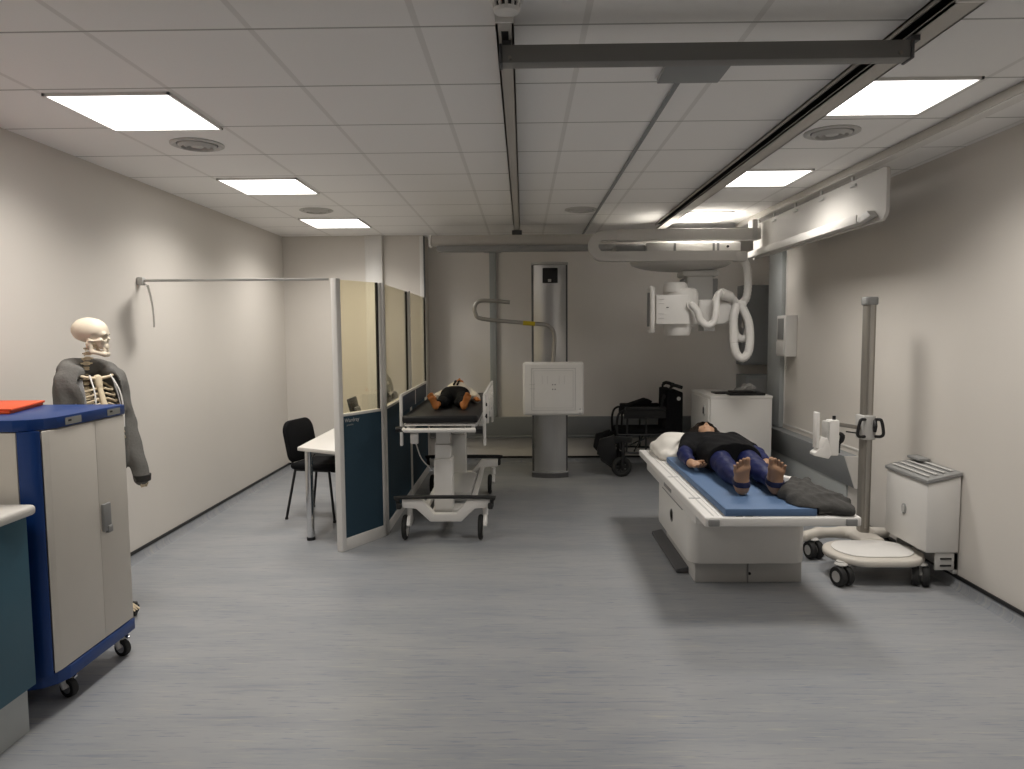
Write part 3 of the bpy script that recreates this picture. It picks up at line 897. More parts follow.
# ================================================================== WHEELCHAIR
t = thing('wheelchair', (1.35, 8.2, 0), 'black folding wheelchair facing left in front of the back wall', 'wheelchair')
Yn, Yf = 7.98, 8.42
for y in (Yn, Yf):
    fr = MB()
    fr.tube([(1.76, y, 1.0), (1.70, y, 1.02), (1.655, y, 1.005), (1.645, y, .95), (1.635, y, .50), (1.62, y, .22)], .013, 8, smooth=4)
    fr.tube([(1.64, y, .72), (1.20, y, .735), (1.12, y, .74), (1.07, y, .70), (1.05, y, .60), (1.06, y, .45), (1.10, y, .30)], .013, 8, smooth=4)
    fr.tube([(1.63, y, .47), (1.06, y, .47)], .012, 8)
    fr.tube([(1.62, y, .25), (1.10, y, .27)], .012, 8)
    fr.tube([(1.38, y, .72), (1.38, y, .26)], .011, 8)
    fr.tube([(1.17, y, .72), (1.16, y, .27)], .012, 8)
    fr.build('side_frame', 'black', t)
    MB().box(1.14, 1.60, y - .025, y + .025, .742, .785, .012).build('armrest', 'vinyl_black', t)
    MB().box(1.13, 1.60, y - .014, y + .014, .655, .742, .004).build('skirt_guard', 'vinyl_black', t)
    MB().tube([(1.78, y, 1.0), (1.69, y, 1.026), (1.65, y, 1.008)], .02, 8, smooth=4).build('push_handle', 'rubber', t)
    w = MB()
    w.tube([(1.66 + .145 * math.cos(a), y, .16 + .145 * math.sin(a)) for a in [2 * PI * k / 28 for k in range(28)]], .015, 8, closed=True)
    for k in range(8):
        a = 2 * PI * k / 8
        w.tube([(1.66, y, .16), (1.66 + .14 * math.cos(a), y, .16 + .14 * math.sin(a))], .006, 6)
    w.cyl((1.66, y - .03, .16), (1.66, y + .03, .16), .025, n=12)
    w.build('rear_wheel', 'rubber', t)
    cc = MB()
    cc.tube([(1.10 + .085 * math.cos(a), y - .04, .115 + .085 * math.sin(a)) for a in [2 * PI * k / 24 for k in range(24)]], .030, 8, closed=True)
    for k in range(6):
        a = 2 * PI * k / 6
        cc.tube([(1.10, y - .04, .115), (1.10 + .08 * math.cos(a), y - .04, .115 + .08 * math.sin(a))], .016, 6)
    cc.build('front_wheel', 'rubber', t)
    MB().tube([(1.10, y - .08, .115), (1.11, y - .08, .23), (1.12, y - .03, .27), (1.12, y, .40)], .020, 8, smooth=3).tube([(1.10, y - .01, .115), (1.11, y - .01, .20), (1.12, y - .02, .24)], .012, 8, smooth=3).build('fork', 'black', t)
    l = MB().tube([(1.07, y, .46), (1.00, y, .36), (.95, y, .20), (.93, y, .15)], .012, 8, smooth=4)
    l.build('leg_rest', 'black', t)
    MB().box(.86, 1.04, y - .05 if y > 8.2 else y - .03, y + .03 if y > 8.2 else y + .12, .125, .145, .006, rot=Matrix.Rotation(math.radians(35), 3, 'Y')).build('footplate', 'black', t)
    MB().prism([(.83, .26), (.86, .42), (1.03, .47), (1.05, .20), (.95, .12)], 'y', y - .015, y + .05, .01).build('calf_pad', 'vinyl_black', t)
    MB().box(1.02, 1.22, y - .02, y + .02, .38, .455, .01).build('swing_bracket', 'black', t)
MB().box(1.06, 1.62, Yn + .01, Yf - .01, .475, .53, .02).build('seat', 'blackcloth', t)
MB().prism([(1.595, .46), (1.66, .46), (1.70, .975), (1.605, .975)], 'y', Yn - .03, Yf + .01, .012).build('backrest', 'blackcloth', t)
MB().box(1.655, 1.785, Yn - .034, Yf + .012, .48, .955, .02).build('back_pocket', 'blackcloth', t)
MB().tube([(1.25, Yn + .015, .28), (1.45, Yf - .015, .46)], .010, 8).tube([(1.25, Yf - .015, .28), (1.45, Yn + .015, .46)], .010, 8).build('cross_brace', 'chrome', t)
MB().prism([(1.18, .785), (1.45, .79), (1.47, .84), (1.40, .86)], 'y', 8.10, 8.32, .008).build('folded_cushion', 'blackcloth', t)
MB().tube([(1.55, Yn, .76), (1.56, Yn - .01, .86), (1.58, Yn - .01, .92)], [.012, .014, .02], 8).build('brake_lever', 'black', t)
MB().lathe([(.001, -.003), (.022, -.003), (.022, 0), (.001, 0)], (1.735, Yn - .0345, .88), 'y', 16).build('round_badge', 'lightgrey', t)

# ================================================================== PARTITION
def plan_quad(A, B, u0, u1, h):
    """plan rectangle along A->B between fractions of length u0..u1 (metres), half thickness h"""
    A = Vector(A); B = Vector(B); d = (B - A); L = d.length; d /= L; n = Vector((-d.y, d.x))
    u1 = L + u1 if u1 <= 0 else u1
    return [tuple(A + d * u0 + n * h), tuple(A + d * u0 - n * h), tuple(A + d * u1 - n * h), tuple(A + d * u1 + n * h)]
def screen(A, B, label, first=False, last=False):
    t = thing('partition_screen', ((A[0] + B[0]) / 2, (A[1] + B[1]) / 2, 0), label, 'screen', 'partition screens beside the trolley')
    H = 2.045
    MB().prism(plan_quad(A, B, 0.0, .045, .028), 'z', 0, H, .004).build('post', 'white', t)
    MB().prism(plan_quad(A, B, -.03 + (Vector(B) - Vector(A)).length, 0, .022), 'z', 0, H - .01, .003).build('post', 'white', t)
    MB().prism(plan_quad(A, B, .046, -.031, .024), 'z', 0.0, .095, .004).build('bottom_rail', 'white', t)
    MB().prism(plan_quad(A, B, .046, -.031, .020), 'z', .096, 1.02).build('lower_panel', 'panelblue', t)
    MB().prism(plan_quad(A, B, .046, -.031, .022), 'z', 1.021, 1.042, .003).build('middle_rail', 'white', t)
    MB().prism(plan_quad(A, B, .056, -.042, .004), 'z', 1.043, H - .008).build('glass_pane', 'glass', t)
    g = MB()
    g.prism(plan_quad(A, B, -.042 + (Vector(B) - Vector(A)).length, -.031, .010), 'z', 1.043, H - .008)
    g.build('gasket', 'black', t)
    MB().prism(plan_quad(A, B, .046, .055, .010), 'z', 1.043, H - .008).build('glazing_bead', 'white', t)
    return t
PA, PB = (-1.388, 5.23), (-1.134, 5.655)
s1 = screen(PA, PB, 'nearest angled partition screen with blue panel and small maker name')
screen((-1.134, 5.68), (-1.134, 6.965), 'middle partition screen of blue panel and yellowish glass beside the trolley')
screen((-1.134, 6.975), (-1.134, 8.24), 'farthest partition screen, its end meeting the back wall corner')
def text_mesh(body, size, name, m, parent, origin, xdir, zdir=(0, 0, 1), ext=.0008):
    cu = bpy.data.curves.new(name, 'FONT')
    cu.body = body; cu.size = size; cu.extrude = ext
    tmp = bpy.data.objects.new('tmp', cu); COL.objects.link(tmp)
    dg = bpy.context.evaluated_depsgraph_get()
    me = bpy.data.meshes.new_from_object(tmp.evaluated_get(dg))
    bpy.data.objects.remove(tmp); bpy.data.curves.remove(cu)
    X = Vector(xdir).normalized(); Zd = Vector(zdir); N = X.cross(Zd)
    vs = [Vector(origin) + X * v.co.x + Zd * v.co.y + N * v.co.z for v in me.vertices]
    mb = MB(); mb.add([v[:] for v in vs], [tuple(p.vertices) for p in me.polygons])
    bpy.data.meshes.remove(me)
    return mb.build(name, m, parent, smooth=False)
d = (Vector(PB) - Vector(PA)).normalized(); nrm = Vector((d.y, -d.x))
o0 = Vector(PA) + d * .062 + nrm * .0205
text_mesh('Wardray', .042, 'maker_name', 'lightgrey', s1, (o0.x, o0.y, .975), (d.x, d.y, 0))
text_mesh('premise', .022, 'maker_subtitle', 'trunk', s1, (o0.x + d.x * .02, o0.y + d.y * .02, .947), (d.x, d.y, 0))

t = thing('curtain_rail', (-2.0, 5.22, 2.03), 'thin pale rail from the left wall to the partition post', 'rail')
MB().box(-2.80, -1.418, 5.212, 5.228, 2.028, 2.046, .003).build('rail', 'lightgrey', t)
MB().box(-2.82, -2.775, 5.195, 5.245, 2.005, 2.062, .006).build('wall_bracket', 'lightgrey', t)
t = thing('hanging_card', (-2.66, 5.2, 1.98), 'grey card hanging by the rail bracket on the left wall', 'card')
v = []; f = []
n = 9
for i in range(n):
    z = 1.995 - .30 * i / (n - 1)
    u = i / (n - 1)
    for k in range(2):
        x = -2.725 + .085 * (k * (1 - .3 * u)) + .012 * math.sin(PI * u) + .01 * u
        y = 5.155 - .135 * (k * (1 - .3 * u)) + .05 * u
        v += [(x, y, z), (x + .0016, y + .0008, z)]
for i in range(n - 1):
    a = i * 4; b = a + 4
    f += [(a, a + 2, b + 2, b), (a + 1, b + 1, b + 3, a + 3), (a, b, b + 1, a + 1), (a + 2, a + 3, b + 3, b + 2)]
f += [(0, 1, 3, 2), ((n - 1) * 4, (n - 1) * 4 + 2, (n - 1) * 4 + 3, (n - 1) * 4 + 1)]
mb = MB(); mb.add(v, f); mb.build('card', 'lightgrey', t)
MB().tube([(-2.775, 5.215, 2.01), (-2.74, 5.19, 2.005), (-2.70, 5.11, 1.99)], .003, 6).build('hook', 'chrome', t)

# ================================================================== DESK AND THINGS BEHIND THE SCREEN
t = thing('desk', (-1.5, 6.2, 0), 'white-topped desk on chrome legs behind the partition', 'desk')
MB().prism([(-1.80, 5.58), (-1.41, 5.365), (-1.365, 5.385), (-1.195, 5.67), (-1.195, 7.25), (-1.80, 7.25)], 'z', .712, .742, .004).build('desk_top', 'worktop', t)
for (x, y) in ((-1.70, 5.545), (-1.70, 7.15), (-1.33, 5.60), (-1.33, 7.15)):
    l = MB().cyl((x, y, .025), (x, y, .711), .030, n=20).build('leg', 'chrome', t)
    MB().cyl((x, y, 0), (x, y, .026), .033, n=20).build('foot', 'black', l)
MB().box(-1.66, -1.37, 5.585, 5.605, .67, .711).box(-1.71, -1.69, 5.62, 7.10, .67, .711).build('under_frame', 'midgrey', t)

def visitor_chair(cx, cy, ang, label):
    t = thing('visitor_chair', (cx, cy, 0), label, 'chair')
    R = Matrix.Rotation(ang, 3, 'Z')
    def w(p):
        q = R @ Vector(p); return (q.x + cx, q.y + cy, q.z)
    def addl(mb, name, m, parent=t):
        mb.v = [w(p) for p in mb.v]
        return mb.build(name, m, parent)
    # faces +x locally
    s = SDF((-.26, -.26, .40), (.28, .26, .56), .01)
    s.box((.01, 0, .475), (.215, .225, .03), .03, k=0)
    s.cap((.20, -.17, .462), (.20, .17, .462), .034, k=.03)
    mb = MB(); s.mesh(mb); addl(mb, 'seat', 'blackcloth')
    mb = MB()
    R2 = Matrix.Rotation(math.radians(-11), 3, 'Y')
    rr = []
    for (sy, sz, a0, r) in ((1, 1, 0, .11), (-1, 1, 90, .11), (-1, -1, 180, .07), (1, -1, 270, .07)):
        for k in range(8):
            a = math.radians(a0 + 90 * k / 7)
            rr.append((sy * (.225 - r) + r * math.cos(a), sz * (.185 - r) + r * math.sin(a)))
    mb.prism(rr, 'x', -.026, .022, .014, 3)
    mb.v = [(-.225 + (R2 @ Vector(q)).x, (R2 @ Vector(q)).y, .685 + (R2 @ Vector(q)).z) for q in mb.v]
    addl(mb, 'backrest', 'blackcloth')
    for y in (-.215, .215):
        for (x0, x1) in ((-.17, -.245), (.16, .225)):
            mb = MB(); mb.tube([(x0, y * .86, .445), (x1, y * 1.06, .012)], .0115, 10); l = addl(mb, 'leg', 'black')
            mb = MB(); mb.cyl((x1, y * 1.06, 0), (x1, y * 1.06, .018), .014, n=12); addl(mb, 'foot', 'rubber', l)
        mb = MB(); mb.tube([(.17, y * .86, .44), (-.17, y * .86, .44)], .011, 8); addl(mb, 'side_rail', 'black')
    mb = MB()
    for y in (-.12, .12):
        mb.tube([(-.10, y, .445), (-.20, y, .45), (-.238, y, .49), (-.222, y, .60)], .011, 8, smooth=4)
    addl(mb, 'back_support', 'black')
    return t
visitor_chair(-1.81, 6.33, math.radians(-14), 'black fabric visitor chair at the left side of the desk')

# flat screen seen edge on, and an unidentified curved device, no lamp, further along the desk
t = thing('desk_monitor', (-1.42, 5.98, .742), 'dark tilted desk monitor seen edge on through the nearest glass', 'monitor')
Rm = Matrix.Rotation(math.radians(-14), 3, 'Y')
MB().box(-1.435, -1.41, 5.86, 6.12, .80, 1.10, .008, rot=Rm).build('screen_housing', 'black', t)
MB().box(-1.412, -1.385, 5.92, 6.06, .88, 1.02, .01, rot=Rm).build('rear_cover', 'darkgrey', t)
MB().tube([(-1.40, 5.99, .93), (-1.37, 5.99, .86), (-1.39, 5.99, .752)], .016, 10, smooth=4).build('neck', 'black', t)
MB().lathe([(.09, 0), (.09, .006), (.05, .014), (.02, .016)], (-1.39, 5.99, .742), n=24).build('base', 'black', t)
t = thing('desk_device', (-1.33, 6.75, .742), 'pale grey curved device with dark base seen through the middle glass', 'device')
t.name = 'curved_device'
cv = []
for k in range(13):
    a = math.radians(-5 + 75 * k / 12)
    cv.append((-1.43 + .185 * math.cos(a), 1.10 + .20 * math.sin(a)))
inner = []
for k in range(13):
    a = math.radians(-5 + 75 * k / 12)
    inner.append((-1.43 + .125 * math.cos(a), 1.09 + .15 * math.sin(a)))
MB().prism(cv + inner[::-1], 'y', 6.66, 6.80, .012).build('curved_shell', 'midgrey', t)
s = SDF((-1.50, 6.56, .735), (-1.14, 6.92, 1.10), .01)
s.ell((-1.315, 6.74, .80), (.08, .10, .07), k=.02); s.ell((-1.30, 6.73, .94), (.045, .07, .14), k=.04); s.ell((-1.225, 6.74, 1.04), (.028, .04, .05), k=.03); s.cap((-1.29, 6.74, .98), (-1.23, 6.74, 1.02), .028, k=.02)
s.clip(lambda x, y, z: .7425 - z + 0 * x + 0 * y)
mb = MB(); s.mesh(mb); mb.build('dark_base', 'darkgrey', t)

# ================================================================== PATIENT TROLLEY
t = thing('patient_trolley', (-.63, 6.35, 0), 'hospital trolley with black mattress and white base beside the partition', 'trolley')
MB().box(-.925, -.345, 5.36, 7.36, .955, 1.012, .018, 3).build('mattress', 'vinyl_black', t)
fr = MB()
fr.box(-.905, -.36, 5.42, 7.32, .93, .953, .004)
fr.box(-.895, -.865, 5.40, 7.34, .885, .928, .004).box(-.40, -.37, 5.40, 7.34, .885, .928, .004)
fr.build('top_frame', 'white', t)
MB().tube([(-.92, 5.40, .905), (-.90, 5.33, .905), (-.365, 5.33, .905), (-.345, 5.40, .905)], .017, 12).build('end_rail', 'bright', t)
MB().tube([(-.90, 5.35, .945), (-.365, 5.35, .945)], .008, 8).build('end_bar', 'chrome', t)
for y, dz in ((5.66, 0), (6.98, 0)):
    c = MB()
    c.box(-.715, -.57, y - .085, y + .085, .14, .64, .006).build('column_outer', 'white', t)
    MB().box(-.706, -.579, y - .072, y + .072, .64, .755, .005).build('column_middle', 'white', t)
    MB().box(-.697, -.588, y - .06, y + .06, .755, .883, .005).build('column_inner', 'white', t)
    MB().box(-.735, -.55, y - .09, y + .09, .866, .884, .003).build('column_head', 'lightgrey', t)
upoly = [(-.955, .345), (-.80, .345), (-.705, .225), (-.53, .225), (-.43, .345), (-.265, .345), (-.265, .275), (-.385, .268), (-.49, .165), (-.735, .165), (-.845, .268), (-.955, .275)]
for y in (5.50, 7.18):
    MB().prism(upoly, 'y', y - .035, y + .035, .006).build('base_crossbar', 'white', t)
for x in (-.78, -.42):
    MB().box(x - .02, x + .02, 5.536, 7.144, .235, .275, .004).build('base_rail', 'white', t)
MB().box(-.74, -.45, 5.9, 6.75, .225, .30, .012).build('base_cover', 'lightgrey', t)
for y in (5.70, 6.95):
    MB().box(-.735, -.49, y - .10, y + .10, .17, .23, .006).build('column_base', 'white', t)
for y, sg in ((5.455, -1), (7.26, 1)):
    MB().tube([(-.985, y - sg * .03, .285), (-.985, y, .34), (-.955, y, .362), (-.28, y, .362), (-.252, y, .34), (-.252, y - sg * .03, .285)], .015, 10, smooth=3).build('bumper_bar', 'rubber', t)
    for x in (-.975, -.262):
        MB().box(x - .02, x + .02, y - .03, y + .03, .272, .315, .01).build('bumper_end', 'rubber', t)
for (x, y) in ((-.945, 5.55), (-.345, 5.55), (-.93, 7.13), (-.345, 7.13)):
    w = MB()
    w.tube([(x, y + .08 * math.cos(a), .1 + .08 * math.sin(a)) for a in [2 * PI * k / 32 for k in range(32)]], .02, 10, closed=True)
    MB_ = w.build('wheel', 'rubber', t)
    MB().lathe([(.03, -.022), (.072, -.018), (.078, 0), (.072, .018), (.03, .022)], (x, y, .1), 'x', 28).build('wheel_disc', 'lightgrey', MB_)
    f = MB()
    sg = 1 if x < -.6 else 1
    pr = []
    for k in range(11):
        a = math.radians(20 + 140 * k / 10)
        pr.append((y + .108 * math.cos(a), .1 + .108 * math.sin(a)))
    for k in range(11):
        a = math.radians(160 - 140 * k / 10)
        pr.append((y + .03 * math.cos(a), .1 + .03 * math.sin(a)))
    f.prism(pr, 'x', x + .024, x + .052, .006)
    f.cyl((x + .038, y, .20), (x + .038, y, .268), .022, n=14)
    f.build('wheel_guard', 'bright', t)
for sx, x in ((-1, -.955), (1, -.305)):
    sr = MB()
    z1 = 1.165
    sr.box(x - .010, x + .010, 5.50, 6.95, z1 - .022, z1, .006)
    if sx > 0: sr.box(x - .008, x + .008, 5.50, 6.95, 1.035, 1.052, .005)
    sr.build('side_rail', 'white', t)
    if sx < 0:
        MB().box(x - .006, x + .006, 5.535, 6.91, 1.015, z1 - .023, .002).build('rail_panel', 'slate', t)
        MB().box(x - .009, x + .009, 6.20, 6.225, 1.015, z1 - .023, .002).build('rail_divider', 'white', t)
    for y in ((5.515, 6.93) if sx < 0 else (5.515, 6.0, 6.47, 6.93)):
        MB().box(x - .011, x + .011, y - .018, y + .018, .76 if y < 5.6 or y > 6.9 else .87, z1 - .012, .006).build('rail_post', 'bright', t)
    MB().box(min(x, x - sx * .05), max(x, x - sx * .04), 5.60, 6.85, .895, .92, .004).build('rail_mount', 'lightgrey', t)
MB().cyl((-.365, 5.35, .905), (-.31, 5.35, .905), .030, n=16).build('release_knob', 'black', t)
MB().cyl((-.98, 5.40, .905), (-.92, 5.40, .905), .022, n=14).build('release_knob', 'black', t)
MB().box(-.86, -.80, 5.34, 5.37, .80, .885, .006).build('control_handset', 'lightgrey', t)
MB().tube([(-.82, 5.36, .80), (-.80, 5.5, .66), (-.74, 5.62, .55)], .005, 6, smooth=4).build('handset_cable', 'lightgrey', t)
MB().cyl((-.301, 5.515, 1.08), (-.283, 5.515, 1.08), .014, n=12).cyl((-.301, 5.515, .99), (-.283, 5.515, .99), .018, n=12).build('latch', 'black', t)

# ================================================================== X-RAY TABLE
t = thing('x_ray_table', (1.43, 5.0, 0), 'white floating-top x-ray table carrying the adult mannequin', 'x-ray table')
ZT = .63
ZM = ZT + .044
MB().box(.985, 1.835, 3.83, 6.04, ZT - .052, ZT, .010, 3).build('table_top', 'bright', t)
MB().box(1.035, 1.044, 3.86, 6.0, ZT, ZT + .0015).box(1.068, 1.071, 3.86, 6.0, ZT, ZT + .0015).build('edge_line', 'lightgrey', t)
MB().box(1.0, 1.07, 4.27, 4.285, ZT, ZT + .0018).box(1.0, 1.07, 4.90, 4.91, ZT, ZT + .0018).build('scale_mark', 'midgrey', t)
for x in (1.01, 1.755):
    MB().box(x - .005, x + .055, 3.820, 3.842, ZT - .048, ZT - .010, .004).build('end_fitting', 'midgrey', t)
MB().box(1.16, 1.195, 3.84, 3.86, ZT, ZT + .002).box(1.21, 1.25, 3.84, 3.86, ZT, ZT + .002).build('top_marking', 'midgrey', t)
MB().box(1.035, 1.80, 4.25, 5.95, .475, ZT - .054, .012).build('top_carriage', 'white', t)
MB().prism(stadium(1.43, 5.03, .375, .55, k=.22), 'z', .152, .474, .012).build('body', 'white', t)
em = MB()
em.lathe([(.046, -.003), (.046, .004), (.036, .005), (.036, -.003)], (1.0545, 5.02, .33), 'x', 26)
em.build('emblem_ring', 'midgrey', t)
MB().box(1.036 - .004, 1.036, 4.95, 5.20, .505, .555, .002).build('control_strip', 'midgrey', t)
MB().box(1.050, 1.0555, 4.68, 5.35, .455, .462).build('seam', 'midgrey', t)
MB().box(1.115, 1.81, 4.57, 5.50, 0, .15, .006).build('pedestal', 'lightgrey', t)
MB().box(1.455, 1.462, 4.563, 4.571, .0, .148).build('pedestal_joint', 'midgrey', t)
MB().cyl((1.47, 4.572, .06), (1.47, 4.566, .06), .010, n=12).build('pedestal_screw', 'black', t)
MB().prism([(1.03, .006), (1.03, .030), (1.10, .046), (1.114, .046), (1.114, .006)], 'y', 4.74, 5.66, .004).build('foot_pedal', 'darkgrey', t)

tag(MB().box(1.10, 1.60, 3.845, 5.452, ZT + .0025, ZT + .044, .006).build('foam_mat', 'mat_blue'), 'blue foam mat on the x-ray table beneath the adult mannequin', 'mat')

# ================================================================== MOBILE STAND
t = thing('mobile_stand', (2.4, 4.9, 0), 'wheeled detector stand with tall taupe pole and pale base', 'stand')
ctr = [(2.03 + .10, 4.48), (2.50, 4.48)]
pl = []
for i in range(25):
    a = math.radians(-90 - 180 * i / 24)
    pl.append((2.215 + .21 * math.cos(a), 4.68 + .235 * math.sin(a)))
for i in range(25):
    a = math.radians(90 - 180 * i / 24)
    pl.append((2.42 + .21 * math.cos(a), 4.68 + .235 * math.sin(a)))
MB().prism(pl, 'z', .135, .182, .02, 3).build('base_plate', 'offwhite', t)
pi_ = []
for i in range(25):
    a = math.radians(-90 - 180 * i / 24); pi_.append((2.225 + .16 * math.cos(a), 4.69 + .18 * math.sin(a)))
for i in range(25):
    a = math.radians(90 - 180 * i / 24); pi_.append((2.41 + .16 * math.cos(a), 4.69 + .18 * math.sin(a)))
MB().prism(pi_, 'z', .183, .190, .003).build('tray_insert', 'bright', t)
s = SDF((1.92, 4.80, .08), (2.74, 5.32, .24), .01)
pts = [(2.0, 5.04, .165), (2.15, 5.15, .16), (2.33, 5.17, .16), (2.50, 5.17, .16), (2.62, 5.13, .165)]
for a, b in zip(pts, pts[1:]):
    s.cap(a, b, .038, k=.03)
s.box((2.44, 5.05, .155), (.09, .14, .032), .03, k=.04)
mb = MB(); s.mesh(mb); mb.build('rear_arm', 'offwhite', t)
MB().box(2.12, 2.52, 4.50, 4.86, .118, .134, .004).build('base_underside', 'midgrey', t)
for (x, y, a, n_) in ((2.045, 4.51, .30, 0), (2.545, 4.51, -.45, 1), (2.085, 5.06, .2, 2), (2.63, 5.14, .6, 3)):
    caster(t, x, y, .064, .046, a, top=.155, body='lightgrey', twin=True)
MB().prism(stadium(2.452, 5.10, .034, .042, k=.5), 'z', .185, 1.83).build('pole', 'polegrey', t)
MB().box(2.438, 2.466, 5.052, 5.0575, .22, 1.82, .001).build('pole_groove', 'alu', t)
MB().prism(stadium(2.452, 5.10, .043, .051, k=.5), 'z', 1.815, 1.872, .008).build('pole_cap', 'midgrey', t)
cl = MB().box(2.400, 2.492, 5.03, 5.16, .862, 1.035, .010).build('clamp_block', 'lightgrey', t)
for x0, x1 in ((2.405, 2.352), (2.480, 2.503)):
    sg = -1 if x1 < x0 else 1
    MB().tube([(x0, 5.02, 1.01), (x1 - sg * .015, 4.985, 1.015), (x1, 4.98, 1.0), (x1 + sg * .014, 4.98, .92), (x1, 4.985, .895), (x0, 5.02, .89)], .011, 10, smooth=4).build('clamp_handle', 'black', cl)
MB().tube([(2.478, 5.022, 1.005), (2.468, 5.0, .965), (2.471, 5.01, .925)], [.012, .016, .011], 10, smooth=3).build('clamp_lever', 'black', cl)
MB().box(2.23, 2.402, 5.06, 5.09, .945, .973, .004, rot=Matrix.Rotation(math.radians(9), 3, 'Y')).build('cross_arm', 'polegrey', t)
MB().cyl((2.30, 5.075, .918), (2.392, 5.075, .905), .005, n=8).build('cable', 'black', t)
h = MB().box(2.165, 2.238, 5.035, 5.11, .75, 1.005, .010).build('detector_holder', 'bright', t)
MB().box(2.142, 2.166, 5.035, 5.115, .78, .995, .006).build('holder_rail', 'lightgrey', t)
MB().box(2.075, 2.100, 5.04, 5.105, .80, 1.06, .006).build('front_plate', 'bright', t)
MB().prism([(2.140, .88), (2.155, .88), (2.185, .76), (2.165, .728), (2.06, .752), (2.06, .772), (2.085, .79), (2.115, .81)], 'y', 5.03, 5.115, .006).build('lower_jaw', 'bright', t)
MB().tube([(2.248, 5.06, .91), (2.268, 5.06, .89), (2.263, 5.06, .855), (2.248, 5.06, .83), (2.246, 5.06, .765)], [.010, .018, .016, .009, .008], 10, smooth=3).build('lock_lever', 'black', t)
MB().cyl((2.21, 5.07, 1.004), (2.21, 5.07, 1.032), .012, n=12).build('top_knob', 'black', t)

# ================================================================== WALL HEATER
t = thing('wall_heater', (2.64, 4.7, .26), 'white box unit with slotted grey lid low on the right wall', 'wall unit')
def slab(zlo, zhi0, zhi1, x0, x1, y0, y1, bev):
    return MB().prism([(x0, zlo), (x1, zlo), (x1, zhi1), (x0, zhi0)], 'y', y0, y1, bev)
slab(.232, .675, .725, 2.53, 2.742, 4.44, 4.95, .014).build('body', 'white', t)
MB().prism([(2.522, .675), (2.742, .727), (2.742, .753), (2.522, .701)], 'y', 4.43, 4.96, .006).build('lid', 'midgrey', t)
for k in range(4):
    x = 2.55 + k * .048; z = .7075 + (x - 2.522) * .236
    MB().prism([(x, z), (x + .014, z + .0033), (x + .014, z + .0075), (x, z + .004)], 'y', 4.48, 4.91).build('slat', 'lightgrey', t)
MB().box(2.66, 2.742, 4.78, 4.94, .754, .776, .010).build('lid_handle', 'midgrey', t)
MB().prism([(4.70 + .026 * math.cos(a), .455 + .036 * math.sin(a)) for a in [2 * PI * k / 20 for k in range(20)]], 'x', 2.522, 2.531, .002).build('oval_emblem', 'midgrey', t)
MB().prism([(4.70 + .017 * math.cos(a), .455 + .026 * math.sin(a)) for a in [2 * PI * k / 20 for k in range(20)]], 'x', 2.519, 2.5225).build('emblem_centre', 'lightgrey', t)
MB().box(2.60, 2.742, 4.45, 4.465, .12, .231, .003).box(2.60, 2.742, 4.91, 4.925, .12, .231, .003).box(2.715, 2.742, 4.45, 4.925, .095, .231, .003).build('wall_bracket', 'lightgrey', t)
MB().box(2.63, 2.70, 4.445, 4.4495, .145, .155).box(2.63, 2.70, 4.445, 4.4495, .19, .20).build('bracket_slot', 'black', t)

# ================================================================== LEFT: COUNTER, CABINET
t = thing('counter', (-2.4, .6, 0), 'teal-fronted counter with white worktop at the left edge of the room', 'counter')
MB().box(-2.80, -2.045, -1.5, 2.845, .195, .909, .003).build('front_panel', 'teal', t)
MB().box(-2.80, -2.015, -1.5, 2.870, .911, .955, .018, 4).build('worktop', 'worktop', t)
MB().box(-2.80, -2.075, -1.5, 2.83, 0, .194).build('plinth', 'trunk_light', t)

t = thing('mobile_cabinet', (-2.38, 3.3, 0), 'white and blue cabinet on casters in front of the skeleton', 'cabinet')
X0, X1, Y0, Y1 = -2.72, -2.03, 2.925, 3.575
CH = .028
outline = [(X0, Y0), (X1 - .11, Y0), (X1 - .06, Y0 + .022), (X1 - .02, Y0 + .065), (X1, Y0 + .12), (X1, Y1), (X0, Y1)]
inset = [(X0 + .004, Y0 + .004), (X1 - CH - .002, Y0 + .004), (X1 - .012, Y0 + CH), (X1 - .012, Y1 - .006), (X0 + .004, Y1 - .006)]
MB().prism(outline, 'z', 1.245, 1.295, .004).build('top_panel', 'blue', t)
MB().prism(outline, 'z', .120, .178, .004).build('base_panel', 'blue', t)
MB().prism([(X0 + .01, Y0 + .018), (X1 - .13, Y0 + .018), (X1 - .04, Y0 + .06), (X1 - .016, Y0 + .10), (X1 - .016, Y1 - .012), (X0 + .01, Y1 - .012)], 'z', .179, 1.244).build('carcass', 'offwhite', t)
MB().box(X0 + .012, -2.135, Y0 + .006, Y0 + .0175, .183, 1.241, .003).build('front_panel', 'offwhite', t)
MB().prism([(-2.128, Y0 + .0175), (-2.128, Y0 + .004), (X1 - .045, Y0 + .004), (X1 - .022, Y0 + .018), (X1 - .015, Y0 + .030), (X1 - .05, Y0 + .045)], 'z', .179, 1.244).build('corner_post', 'blue', t)
MB().prism([(X1 - .034, Y0 + .064), (X1 - .012, Y0 + .034), (X1 - .004, Y0 + .07), (X1 - .004, 3.325), (X1 - .014, 3.325), (X1 - .014, Y0 + .10)], 'z', .183, 1.241, .003).build('door', 'offwhite', t)
d2 = MB().box(X1 - .014, X1 - .004, 3.3258, Y1 - .004, .183, 1.241, .003).build('door', 'offwhite', t)
lk = MB().box(X1 - .0035, X1 + .012, 3.335, 3.395, .70, .835, .005).build('lock_handle', 'midgrey', d2)
MB().box(X1 - .0035, X1 + .018, 3.36, 3.395, .69, .725, .004).build('lock_handle_base', 'midgrey', d2)
